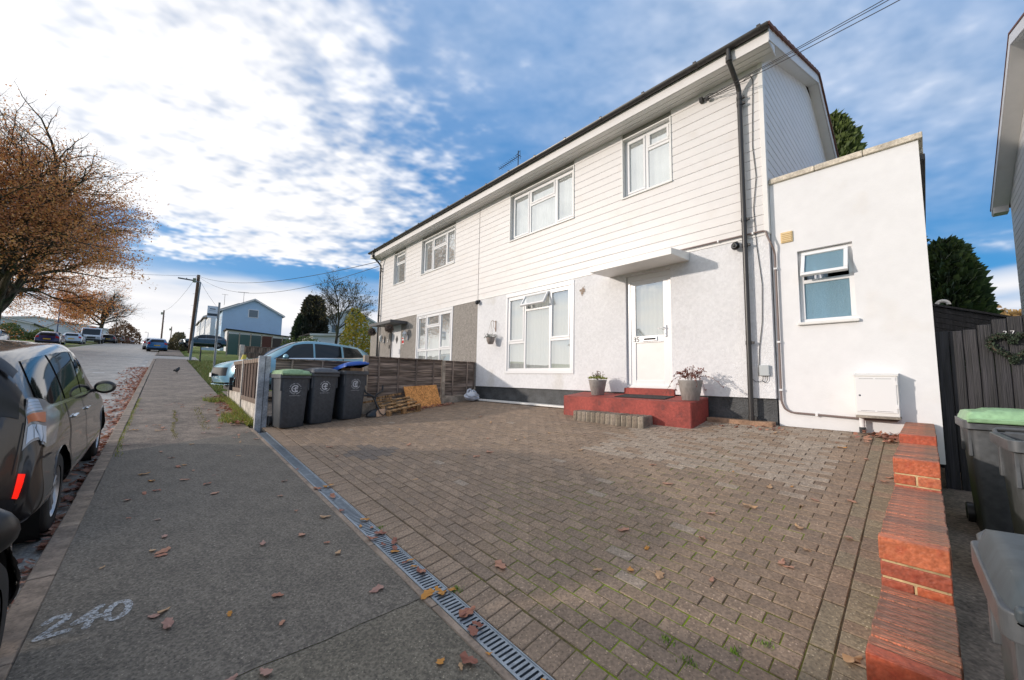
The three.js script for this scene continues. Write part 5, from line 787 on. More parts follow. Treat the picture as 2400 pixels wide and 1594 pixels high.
  bush('roadside_hedge', 'brown overgrown hedge on the verge beyond the blue car', 'hedge', [1.3, P(-67) + .1, -67], 1.0, 2.1, 3.2, 3000, 5, [leafMat(.16, .13, .05), leafMat(.10, .09, .04)], .12);
  bush('clipped_hedge', 'green clipped hedge in front of the far white houses, left one', 'hedge', [-14.6, P(-78), -78], 1.5, 1.9, 2.2, 1800, 6, [leafMat(.12, .16, .035)], .14);
  bush('clipped_hedge', 'green clipped hedge in front of the far white houses, right one', 'hedge', [-12.0, P(-80), -80], 1.4, 1.5, 2.0, 1800, 7, [leafMat(.15, .19, .04)], .14);
  bush('autumn_shrub', 'reddish bare shrubs beside the smaller oak', 'shrub', [-5.6, P(-98), -98], 2.2, 3.6, 2, 2400, 8, [leafMat(.20, .12, .06), leafMat(.25, .14, .07)], .16);
  bush('far_autumn_tree', 'small golden autumn tree crown above the gate, right of the conifer', 'tree', [60, 5, 5.0], 2.0, 3.9, 2.0, 1500, 9, [leafMat(.42, .27, .10)], .3);
  bush('far_autumn_tree', 'golden autumn tree crown at the right edge above the gate', 'tree', [60, 5, 7.2], 1.7, 4.0, 1.8, 1300, 10, [leafMat(.45, .28, .09)], .3);
}
// ---------------------------------------------------------------- distant houses
function farHouse(name, label, o, group) {       // ridge along z; front at x0 faces the street (-x), gables face +-z
  const h = thing(name, label, 'house', [0, 0, 0], 0, group), { x0, x1, z0, z1, yb, ye, yr } = o, xm = (x0 + x1) / 2, W = o.wall;
  mesh('wall', prism([[x0, yb], [x1, yb], [x1, ye], [xm, yr - .12], [x0, ye]], z1 - z0, 'z').translate(0, 0, z0), W, h);
  const ov = .35, sl = (yr - ye) / (xm - x0), rp = (xa, xb, ya, yb2) => prism([[xa, ya], [xb, yb2], [xb, yb2 + .16], [xa, ya + .16]], z1 - z0 + .5, 'z').translate(0, 0, z0 - .25);
  const rf = grp('roof', h); mesh('roof_slope', rp(x0 - ov, xm, ye - ov * sl, yr), o.roof ?? M.tileGrey, rf); mesh('roof_slope', rp(xm, x1 + ov, yr, ye - ov * sl), o.roof ?? M.tileGrey, rf);
  mesh('barge_board', [prism([[x0 - ov, ye - ov * sl - .1], [xm, yr - .1], [xm, yr + .1], [x0 - ov, ye - ov * sl + .1]], .05, 'z').translate(0, 0, z1 + .24), prism([[xm, yr - .1], [x1 + ov, ye - ov * sl - .1], [x1 + ov, ye - ov * sl + .1], [xm, yr + .1]], .05, 'z').translate(0, 0, z1 + .24)], M.upvcOld, rf);
  for (const [z, y, w, hh] of o.fw ?? []) { const g = grp('window', h); mesh('frame', rb(x0 - .05, x0 + .02, y, y + hh, z - w / 2, z + w / 2, .02), M.upvc, g); mesh('pane', bx(x0 - .055, x0 - .045, y + .08, y + hh - .08, z - w / 2 + .08, z + w / 2 - .08), M.farGlass, g); }
  for (const [x, y, w, hh] of o.gw ?? []) { const g = grp('window', h); mesh('frame', rb(x - w / 2, x + w / 2, y, y + hh, z1 - .02, z1 + .05, .02), M.upvc, g); mesh('pane', bx(x - w / 2 + .1, x + w / 2 - .1, y + .1, y + hh - .1, z1 + .045, z1 + .056), M.farGlass, g); }
  if (o.aerial) mesh('aerial', [rod([xm - 1.2, yr - .3, z1 - 2], [xm - 1.2, yr + 1.3, z1 - 2], .025), rod([xm - 2.0, yr + 1.25, z1 - 2], [xm - .6, yr + 1.35, z1 - 2], .02), rod([xm - 3.4, yr - .8, z1 - 4], [xm - 3.4, yr + .9, z1 - 4], .025), rod([xm - 3.8, yr + .9, z1 - 4], [xm - 3.0, yr + .9, z1 - 4], .02)], M.dark, rf);
  return h;
}
M.farGlass = std({ color: lin(.10, .16, .20), roughness: .08 }); M.tileGrey = std({ color: lin(.2, .175, .165), map: T.brick, roughness: .9 }); M.tileBrown = std({ color: lin(.22, .15, .125), map: T.brick, roughness: .9 });
M.wallBlue = std({ color: lin(.52, .70, .88), map: T.wall, roughness: .85 }); M.wallWhite = std({ color: lin(.80, .82, .84), map: T.wall, roughness: .85 });
{
  const fw = (z0, n, yb) => { const a = []; for (let i = 0; i < n; i++) for (const y of [yb + 1.2, yb + 3.9]) a.push([z0 - 1.7 - i * 3.2, y, 1.8, 1.3]); return a; };
  const y7 = P(-70) + .1;
  const gh = farHouse('gable_house', 'pale blue-white house gable with one small window beyond the side road', { x0: 5.94, x1: 13.66, z0: -80, z1: -70, yb: y7 - .5, ye: 10.95, yr: 13.0, wall: M.wallBlue, fw: fw(-70, 3, y7), gw: [[9.75, 10.15, 1.35, 1.3]], aerial: true });
  mesh('lean_to', prism([[6.4, y7 - .5], [14.2, y7 - .5], [14.2, 7.35], [6.4, 7.75]], 3, 'z').translate(0, 0, -70), M.wallWhite, gh); mesh('lean_to_roof', prism([[6.2, 7.72], [14.4, 7.3], [14.4, 7.45], [6.2, 7.9]], 3.3, 'z').translate(0, 0, -70), M.dark, gh);
  [[-84, -95, 'second house of the white terrace beyond the pale gable'], [-98, -109, 'third house of the white terrace beyond the pale gable'], [-112, -124, 'farthest house of the white terrace up the street']].forEach(([a, b, l]) => { const y = P((a + b) / 2) + .1; farHouse('terrace_house', l, { x0: 5.6, x1: 13.2, z0: b, z1: a, yb: y - 1, ye: y + 5.9, yr: y + 7.9, wall: M.wallWhite, fw: fw(a, 3, y) }, 'white terrace up the street'); });
  farHouse('white_house', 'white house with brown roof behind the bare tree', { x0: 15.2, x1: 23.5, z0: -64, z1: -55, yb: 3, ye: 9.0, yr: 11.0, wall: M.wallWhite, roof: M.tileBrown, gw: [[17.2, 7.3, 1.2, 1.2], [20, 7.3, 1.2, 1.2]], fw: [] });
  farHouse('low_garage', 'low white garage with flat dark roof behind the hedge', { x0: 11.0, x1: 16.5, z0: -46, z1: -42, yb: 2.4, ye: 5.6, yr: 5.8, wall: M.wallWhite, roof: M.dark, gw: [[13.6, 4.0, 1.2, .9]] });
  const yl = P(-95); farHouse('white_row_house', 'low white house at far left behind the clipped hedges', { x0: -26, x1: -15.8, z0: -104, z1: -95, yb: yl - 1, ye: 8.9, yr: 10.0, wall: M.wallWhite, roof: M.tileGrey, gw: [[-17.2, 7.3, .9, 1.2], [-18.8, 7.3, .9, 1.2], [-20.6, 7.3, .9, 1.2]] });
  farHouse('white_row_house', 'white gable right of the low house at far left', { x0: -17.0, x1: -12.4, z0: -118, z1: -108, yb: yl - 1, ye: 8.9, yr: 10.6, wall: M.wallWhite, roof: M.tileGrey, gw: [] });
  farHouse('brown_roofed_house', 'long brown-roofed house behind the far white gable', { x0: -32, x1: -9.5, z0: -140, z1: -128, yb: 6, ye: 11.2, yr: 12.9, wall: M.wallWhite, roof: M.tileBrown, gw: [] });
  // the other side of the street, mirrored in the front windows
  for (const [z, l] of [[-34, 'opposite house reflected in the left windows'], [-17, 'opposite house reflected in the middle windows'], [0, 'opposite house reflected in the front door']]) farHouse('opposite_house', l, { x0: -52, x1: -44, z0: z - 12, z1: z, yb: -2, ye: P(z) + 5.6, yr: P(z) + 7.6, wall: M.wallWhite, roof: M.tileBrown, fw: [] }, 'houses across the street');
}
// ---------------------------------------------------------------- cars
const CR = (a, b, c, d, t) => .5 * ((2 * b) + (-a + c) * t + (2 * a - 5 * b + 4 * c - d) * t * t + (-a + 3 * b - 3 * c + d) * t * t * t);
// z, yTop, yCant, yBelt, yMid, ySill, wCant, wBelt, wMid, wSill, shift of the outer rails
const SHAPES = {
  hatch: [[.012, .2, .2, .2, .19, .17, .74, .80, .84, .78, .05], [0, .34, .34, .335, .29, .18, .72, .84, .90, .84, .05], [.02, .52, .515, .50, .36, .19, .66, .86, .94, .88, .05], [.12, .61, .60, .565, .40, .18, .66, .90, .98, .92, .012], [.235, .665, .655, .61, .42, .18, .70, .92, 1, .93, 0], [.33, .83, .79, .635, .43, .18, .74, .93, 1, .93, 0], [.43, .965, .92, .645, .43, .18, .73, .935, 1, .93, 0], [.58, 1, .95, .655, .43, .18, .72, .935, 1, .93, 0], [.80, .975, .925, .69, .44, .19, .69, .93, .99, .92, 0], [.905, .925, .89, .70, .45, .2, .66, .90, .98, .91, -.01], [.958, .69, .68, .65, .46, .21, .70, .88, .96, .9, -.02], [.985, .47, .47, .46, .42, .21, .72, .86, .94, .88, -.03], [1, .30, .30, .30, .28, .2, .72, .84, .92, .86, -.04], [.985, .2, .2, .2, .19, .18, .7, .8, .86, .8, -.04]],
  mpv: [[.012, .2, .2, .2, .19, .16, .74, .80, .84, .78, .05], [0, .33, .33, .32, .28, .17, .70, .82, .90, .84, .06], [.02, .47, .465, .45, .35, .18, .62, .84, .93, .88, .06], [.10, .58, .57, .53, .40, .17, .62, .89, .97, .92, .015], [.19, .66, .645, .575, .42, .17, .68, .92, 1, .93, 0], [.30, .85, .80, .60, .43, .17, .76, .93, 1, .93, 0], [.42, .975, .925, .615, .43, .17, .76, .935, 1, .93, 0], [.56, 1, .95, .63, .43, .17, .76, .935, 1, .93, 0], [.80, .975, .925, .655, .44, .18, .73, .935, .995, .92, 0], [.93, .915, .875, .665, .45, .19, .69, .91, .98, .91, -.012], [.965, .68, .675, .62, .46, .20, .74, .89, .97, .9, -.03], [.985, .49, .485, .47, .42, .20, .76, .87, .95, .89, -.04], [1, .33, .33, .32, .29, .19, .74, .85, .92, .87, -.05], [.985, .2, .2, .2, .19, .17, .7, .8, .86, .8, -.05]],
  suv: [[.014, .22, .22, .22, .21, .18, .66, .74, .80, .74, .09], [0, .34, .34, .335, .30, .19, .60, .76, .84, .80, .10], [.02, .50, .495, .475, .37, .2, .56, .80, .90, .86, .09], [.11, .59, .58, .545, .42, .2, .62, .88, .97, .92, .02], [.235, .655, .64, .60, .44, .2, .68, .92, 1, .93, 0], [.34, .84, .80, .625, .44, .2, .74, .935, 1, .93, 0], [.44, .965, .92, .635, .44, .2, .73, .94, 1, .93, 0], [.57, 1, .95, .65, .44, .2, .72, .94, 1, .93, 0], [.79, .955, .91, .68, .45, .21, .68, .93, .99, .92, 0], [.90, .88, .85, .70, .46, .22, .62, .90, .98, .91, -.015], [.97, .70, .69, .655, .47, .22, .70, .89, .96, .9, -.02], [.99, .50, .50, .48, .43, .22, .72, .87, .95, .88, -.03], [1, .34, .34, .33, .30, .21, .72, .85, .93, .86, -.04], [.985, .22, .22, .22, .21, .2, .7, .8, .86, .8, -.04]]
};
const Mrubber = std({ color: lin(.018, .018, .018), roughness: .85 }), Mrim = std({ color: lin(.42, .43, .45), metalness: .8, roughness: .35 }), MtintGlass = std({ color: lin(.012, .016, .018), roughness: .04 }), MlampRed = std({ color: lin(.45, .01, .012), roughness: .15 }), MlampClear = std({ color: lin(.40, .45, .52), metalness: .1, roughness: .16 }), Mplastic = std({ color: lin(.025, .025, .027), roughness: .6 });
const MplateY = std({ color: lin(.70, .45, .03), roughness: .5 }), MplateW = std({ color: lin(.75, .75, .72), roughness: .5 });
const wheelCache = {};
function wheelGeos(R) { return wheelCache[R] ??= (() => { const w = .2; const tyre = lathe([[R * .64, -w / 2], [R * .9, -w / 2], [R * .97, -w * .42], [R, -w * .25], [R, w * .25], [R * .97, w * .42], [R * .9, w / 2], [R * .64, w / 2]], 36).rotateZ(Math.PI / 2); const rim = [lathe([[R * .66, w * .44], [R * .63, w * .47], [R * .60, w * .30], [R * .60, -w * .3]], 30).rotateZ(-Math.PI / 2)]; for (let k = 0; k < 5; k++) for (const s of [-.14, .14]) { const a = k / 5 * 6.2832 + s; const b = rb(w * .30, w * .40, R * .12, R * .62, -R * .045, R * .045, .01); b.rotateX(a); rim.push(b); } rim.push(rod([w * .25, 0, 0], [w * .42, 0, 0], R * .17, R * .14, 16)); const back = rod([w * .05, 0, 0], [w * .1, 0, 0], R * .6, R * .6, 24); return { tyre, rim: merge(rim), back }; })(); }
function car(name, label, cat, kind, o) {
  const { L, W, H } = o, S = SHAPES[kind], N = S.length - 1, J = 6, hw = W / 2, fine = o.fine ?? 3;
  const pt = (i, j) => { const s = S[i], wf = [0, s[9], s[8], s[7], s[6], s[6] * .70, 0][j], yf = [s[5], s[5], s[4], s[3], s[2], mix(s[2], s[1], .8), s[1]][j], sh = [0, .9, 1, 1, .75, .35, 0][j]; return [wf * hw, yf * H, (s[0] + s[10] * sh) * L - L / 2]; };
  const grd = S.map((_, i) => [0, 1, 2, 3, 4, 5, 6].map(j => pt(i, j)));
  const surf = (i, j) => { const i1 = clamp(Math.floor(i), 0, N - 1), j1 = clamp(Math.floor(j), 0, J - 1), ti = i - i1, tj = j - j1, row = ii => { const a = grd[clamp(ii, 0, N)]; const q = k => { if (k < 0) return a[0]; if (k > J) { const m = a[J - 1]; return [-m[0], m[1], m[2]]; } return a[k]; }; return [0, 1, 2].map(d => CR(q(j1 - 1)[d], q(j1)[d], q(j1 + 1)[d], q(j1 + 2)[d], tj)); }; const R4 = [row(i1 - 1), row(i1), row(i1 + 1), row(i1 + 2)]; return [0, 1, 2].map(d => CR(R4[0][d], R4[1][d], R4[2][d], R4[3][d], ti)); };
  const c = thing(name, label, cat, o.pos, o.turn ?? 0, o.group); c.rotation.order = 'YXZ'; c.rotation.x = o.pitch ?? 0;
  // body, wheel arches cut out
  const R = o.R ?? .325, zw = [(o.wf ?? .185) * L - L / 2, (o.wr ?? .80) * L - L / 2], Ra = R + .055;
  const ni = N * fine * 2, nj = J * fine * 2, pos = [], idx = [], side = [];
  const add = sx => { const base = pos.length / 3; for (let a = 0; a <= ni; a++) for (let b = 0; b <= nj; b++) { let [x, y, z] = surf(a / ni * N, b / nj * J); if (x > hw * .35) for (const w of zw) { const d = Math.hypot(z - w, y - R); if (d > Ra * .80 && d < Ra * 1.10 && y < H * .6) { const k = Ra / d; z = w + (z - w) * k; y = R + (y - R) * k; } } pos.push(sx * x, y, z); }
    for (let a = 0; a < ni; a++) for (let b = 0; b < nj; b++) { const p = base + a * (nj + 1) + b, q = p + 1, r = p + nj + 1, s = r + 1; for (const t of [[p, q, r], [q, s, r]]) { let cx = 0, cy = 0, cz = 0; for (const k of t) { cx += Math.abs(pos[3 * k]) / 3; cy += pos[3 * k + 1] / 3; cz += pos[3 * k + 2] / 3; } if (cx > hw * .32 && zw.some(w => Math.hypot(cz - w, cy - R) < Ra * .985)) continue; idx.push(...(sx > 0 ? t : [t[0], t[2], t[1]])); } } };
  add(1); add(-1);
  let bg = new THREE.BufferGeometry(); bg.setAttribute('position', new THREE.Float32BufferAttribute(pos, 3)); bg.setIndex(idx); bg = mergeVertices(bg, 1e-4); bg.computeVertexNormals(); uvm(bg);
  { const n = bg.attributes.normal; let s = 0; const p = bg.attributes.position; for (let i = 0; i < p.count; i += 7) s += n.getX(i) * p.getX(i); if (s < 0) { flip(bg); bg.computeVertexNormals(); } }
  mesh('body', bg, o.paint, c);
  mesh('underbody', [bx(-hw * .7, hw * .7, .16, .5, -L * .42, L * .42)], Mplastic, c);
  for (const w of zw) for (const s of [-1, 1]) { const q = new THREE.CylinderGeometry(Ra + .002, Ra + .002, .3, 28, 1, true).rotateZ(Math.PI / 2).translate(s * (hw * .98 - .17), R, w); const gq = new THREE.CircleGeometry(Ra, 24).rotateY(s * Math.PI / 2).translate(s * (hw - .30), R, w); mesh('wheel_well', [q, gq], std({ color: lin(.01, .01, .01), roughness: 1, side: THREE.DoubleSide }), c); const g = wheelGeos(R), wg = grp('wheel', c); wg.position.set(s * (hw - .115), R, w); if (s < 0) wg.rotation.y = Math.PI; mesh('tyre', g.tyre, Mrubber, wg); mesh('rim', g.rim, Mrim, wg); mesh('rim_backing', g.back, Mplastic, wg); }
  // patches lying on the skin: outline given in (station, rail)
  const patch = (nm, i0, i1, j0, j1, m, off, par = c, both = true, warp) => { for (const sx of both ? [1, -1] : [1]) { const k = Math.max(4, fine * 4); const half = (sg) => grid(k, k, (u, v) => { let i = mix(i0, i1, u), j = mix(j0, j1, v); if (warp) [i, j] = warp(u, v, i, j); const p = surf(i, j), e = .02, a = surf(i + e, j), b = surf(i, Math.min(J, j + e)), a2 = surf(i - e, j), b2 = surf(i, j - e); const n = new THREE.Vector3(a[0] - a2[0], a[1] - a2[1], a[2] - a2[2]).cross(new THREE.Vector3(b[0] - b2[0], b[1] - b2[1], b[2] - b2[2])).normalize(); if (n.x * p[0] + n.y * (p[1] - H * .45) < 0) n.negate(); return [sg * (p[0] + n.x * off), p[1] + n.y * off, p[2] + n.z * off]; }); let g = half(sx); if (!both) g = merge([g, (() => { const h = half(-1); flip(h); return h; })()]); if (sx < 0) flip(g); g.computeVertexNormals(); mesh(nm, g, m, par); } };
  const wt = (o.taper ?? true) ? (u, v, i, j) => [i, j] : null;
  patch('windscreen', 4.12, 5.95, 4.25, 6, MtintGlass, .006, c, false); patch('rear_window', 9.08, 9.93, 4.45, 6, MtintGlass, .006, c, false);
  const sw = (a, b, f) => patch('side_window', a, b, 3.10, 3.93, MtintGlass, .006, c, true, f);
  sw(4.95, 6.72, (u, v, i, j) => [mix(mix(4.55, 5.72, v), 6.72, u), j]); sw(6.80, 7.62, null); sw(7.68, 8.75, (u, v, i, j) => [mix(7.68, mix(8.8, 8.35, v), u), j]);
  for (const i of [6.76, 7.65]) patch('door_gap', i - .012, i + .012, 1.35, 3.05, Mplastic, .003);
  if (!o.lamp) patch('tail_lamp', 9.92, 10.62, 2.55, 4.3, MlampRed, .010); patch('headlamp', 1.75, 2.5, 2.75, 4.0, MlampClear, .008);
  patch('grille', .9, 1.75, 4.3, 6, Mplastic, .006, c, false); patch('rear_bumper_trim', 12.1, 12.8, 2.3, 6, Mplastic, .006, c, false); patch('window_trim', 4.7, 8.85, 3.03, 3.09, M.chrome, .008);
  for (const s of [-1, 1]) { const g = new THREE.SphereGeometry(.12, 14, 10); g.scale(.85, .70, .62); const p = surf(5.1, 3.1); const mr = grp('wing_mirror', c); mr.position.set(s * (hw + .045), p[1] + .035, p[2] + .02); mesh('mirror_cap', g, o.mirror ?? o.paint, mr); mesh('mirror_stalk', rod([-s * .16, -.05, 0], [0, -.03, 0], .022), Mplastic, mr); mesh('mirror_glass', new THREE.CircleGeometry(.066, 16).scale(1.1, .75, 1).translate(0, 0, .077), M.chrome, mr); }
  for (const i of [6.55, 7.45]) for (const s of [-1, 1]) { const p = surf(i, 2.62); mesh('door_handle', rb(-.016, .016, -.014, .014, -.085, .085, .012, 2).translate(s * (p[0] + .012), p[1], p[2]), o.handle ?? o.paint, c); }
  { const p = surf(11.0, 6), q = surf(1.0, 6); mesh('number_plate', rb(-.26, .26, -.055, .055, -.006, .006, .003).translate(0, p[1], p[2] + .02), MplateY, c); mesh('number_plate', rb(-.26, .26, -.055, .055, -.006, .006, .003).translate(0, q[1], q[2] - .012), MplateW, c); }
  return { c, surf, patch };
}
const paint = (r, g, b, met = .3) => new THREE.MeshPhysicalMaterial({ color: lin(r, g, b), metalness: met, roughness: .35, clearcoat: 1, clearcoatRoughness: .04 });
const roadY = z => P(z) - .10, slope = z => Math.atan((P(z - 2) - P(z + 2)) / 4);
{
  // dark grey people carrier at the kerb
  const z = -6.42, k = car('people_carrier', 'dark grey people carrier parked at the kerb with glowing red rear reflector', 'car', 'mpv', { L: 4.6, W: 1.77, H: 1.57, pos: [-.575 - .885, roadY(z), z], pitch: slope(z), paint: paint(.050, .042, .038, .45), mirror: M.black, tail: MlampClear, lamp: [9.3, 10.7, 2.2, 3.5], fine: 6, wf: .19, wr: .80, handle: M.chrome });
  const { c, surf, patch } = k;
  const seg2 = (a, b, c3, v) => v < .5 ? mix(a, b, v * 2) : mix(b, c3, v * 2 - 1); const lampAt = (u0, u1, v0, v1) => (u, v) => { const U = mix(u0, u1, u), V = mix(v0, v1, v), w = mix(U * U * U, U, V); return [mix(seg2(8.5, 8.0, 8.45, V), seg2(10.75, 9.9, 9.1, V), U), mix(seg2(2.25, 2.9, 3.2, V), seg2(3.05, 3.2, 3.35, V), w)]; };
  patch('tail_lamp', 8, 10, 2, 3, std({ color: lin(.34, .35, .37), metalness: .2, roughness: .12 }), .010, c, true, lampAt(0, 1, 0, 1)); patch('tail_lamp_amber', 8, 10, 2, 3, std({ color: lin(.62, .20, .09), roughness: .3 }), .016, c, true, lampAt(.38, .95, .36, .54));
  for (let q = 0; q < 4; q++) { patch('lamp_facet', 8, 10, 2, 3, std({ color: lin(.66, .74, .84), roughness: .18 }), .015, c, true, lampAt(.36 + q * .15, .36 + q * .15 + .135, .04, .30)); patch('lamp_facet', 8, 10, 2, 3, std({ color: lin(.46, .56, .70), roughness: .18 }), .015, c, true, lampAt(.42, .95, .60 + q * .09, .60 + q * .09 + .08)); } patch('glowing_reflector', 11.35, 12.05, 2.55, 2.95, std({ color: lin(.9, .02, .01), emissive: lin(.9, .015, .005), emissiveIntensity: .8, roughness: .3 }), .012);  // red rear reflector, no lamp: its glow is put into the material
  patch('spoiler', 8.82, 9.1, 3.75, 6, M.black, .03, c, false); patch('hatch_glass', 9.08, 10.02, 3.45, 6, M.black, .008, c, false); patch('hatch_gap', 10.05, 11.4, 3.22, 3.27, Mplastic, .004); patch('bumper_gap', 8.6, 10.8, 2.05, 2.085, Mplastic, .004);
  { const p = surf(9.86, 4.75); for (const [dy, col] of [[.075, lin(.10, .45, .16)], [-.01, lin(.16, .40, .65)]]) { const g = new THREE.CircleGeometry(.055, 24).scale(1, .42, 1); const m = mesh('sticker', g, std({ color: col, roughness: .5 }), c); m.position.set(p[0] - .02, p[1] + dy + .02, p[2] - dy * .32 + .03); m.rotation.x = -.32; m.rotation.y = .25; } }
  { const p = surf(10.6, 5.0); mesh('badge', rb(-.09, .0, -.012, .012, -.004, .004, .003).translate(p[0], p[1], p[2] + .02), M.chrome, c); }
  // car behind it, only its nose corner in view
  const z2 = -1.35; car('parked_car', 'dark grey car at the lower left edge, only wing and mirror in view', 'car', 'hatch', { L: 4.3, W: 1.78, H: 1.46, pos: [-.44 - .89, roadY(z2), z2], pitch: slope(z2), paint: paint(.09, .08, .072, .5), mirror: M.black, fine: 5 });
  // light blue car on the neighbouring drive
  car('suv', 'light blue family car parked nose to the street on the neighbouring drive', 'car', 'suv', { L: 4.45, W: 1.84, H: 1.66, pos: [3.22, .90, -13.35], turn: Math.PI / 2, paint: paint(.20, .40, .50, .35), fine: 5, R: .35 });
  car('suv', 'dark teal estate car on the drive beyond the telegraph pole', 'car', 'suv', { L: 4.6, W: 1.85, H: 1.64, pos: [3.5, P(-60) + .55, -60], turn: Math.PI / 2, paint: paint(.012, .05, .075, .3), fine: 2 });
  const far = (label, x, z, kind, col, turn = 0, o = {}) => car('parked_car', label, 'car', kind, { L: 4.1, W: 1.75, H: 1.46, pos: [x, roadY(z) + .02, z], turn, pitch: slope(z) * Math.cos(turn), paint: paint(...col), fine: 2, group: 'cars parked along the street', ...o });
  far('bright blue hatchback parked on the right, seen from behind', -.62, -59.5, 'hatch', [.02, .15, .36, .2]);
  far('pale car just ahead of the bright blue hatchback', -1.15, -66, 'hatch', [.45, .47, .5, .2]);
  far('dark blue hatchback parked across the road left of the pale blue one', -9.2, -64.5, 'hatch', [.01, .018, .11, .2]);
  far('pale blue hatchback behind the dark blue one across the road', -8.6, -73.5, 'hatch', [.50, .60, .72, .1]);
  far('white car cut by the left picture edge beside the oak', -10.9, -52.5, 'hatch', [.72, .73, .75, 0], Math.PI);
  far('black hatchback beyond the pickup', -6.9, -92, 'hatch', [.015, .015, .018, .2]);
  far('silver saloon beyond the black hatchback', -6.3, -99, 'hatch', [.5, .54, .6, .2]);
  far('dark red car beyond the silver saloon', -5.9, -106, 'hatch', [.12, .03, .03, .2]);
  far('pale blue car, last of the parked row at the crest', -5.6, -112, 'hatch', [.4, .46, .54, .2]);
  // recovery pickup facing us, its door open
  const v = thing('recovery_truck', 'white recovery truck with orange beacon and open door facing us', 'truck', [-7.9, roadY(-82), -82]); v.rotation.order = 'YXZ'; v.rotation.x = slope(-82); const wp = paint(.62, .68, .76, 0);
  mesh('cab', prism([[-.5, .55], [1.55, .55], [1.62, 1.12], [1.30, 1.25], [.72, 2.12], [.3, 2.28], [-.5, 2.28]], 1.96, 'x', .06).translate(-.98, 0, 0).rotateY(0), wp, v);
  mesh('windscreen', prism([[1.29, 1.30], [.735, 2.10], [.75, 2.11], [1.305, 1.31]], 1.72, 'x').translate(-.86, .015, .02), MtintGlass, v);
  mesh('grille', rb(-.5, .5, .78, 1.02, 1.57, 1.66, .03), Mplastic, v); mesh('bumper', rb(-.98, .98, .42, .70, 1.42, 1.68, .05), Mplastic, v);
  for (const s of [-1, 1]) mesh('headlamp', rb(s * .78 - .16, s * .78 + .16, .82, 1.05, 1.54, 1.645, .04), MlampClear, v);
  mesh('beacon', [rb(-.32, .32, 2.32, 2.45, .0, .28, .03)], std({ color: lin(.8, .18, .02), roughness: .3 }), v); mesh('bed', [rb(-1.0, 1.0, .7, .95, -3.6, -.55, .03), rb(-1.0, 1.0, .95, 1.9, -.72, -.58, .03)], wp, v);
  const dr = grp('door', v); dr.position.set(.98, 0, 1.0); dr.rotation.y = .95; mesh('door_skin', rb(-.03, .03, .6, 1.35, -1.15, 0, .02), wp, dr); mesh('door_frame', [rb(-.025, .025, 1.35, 2.1, -1.15, -1.07, .01), rb(-.025, .025, 2.05, 2.14, -1.12, -.45, .01), rod([0, 1.35, -.02], [0, 2.1, -.48], .04)], wp, dr); mesh('reflective_band', rb(-.034, .034, .98, 1.1, -1.14, -.01, .01), std({ color: lin(.65, .68, .05) }), dr);
  const wg2 = wheelGeos(.36); for (const z3 of [.95, -2.4]) for (const s of [-1, 1]) { const w = grp('wheel', v); w.position.set(s * .86, .36, z3); if (s < 0) w.rotation.y = Math.PI; mesh('tyre', wg2.tyre, Mrubber, w); mesh('rim', wg2.rim, Mrim, w); }
  mesh('mirror', [rb(-1.22, -1.04, 1.35, 1.65, .85, .95, .03)], Mplastic, v);
}
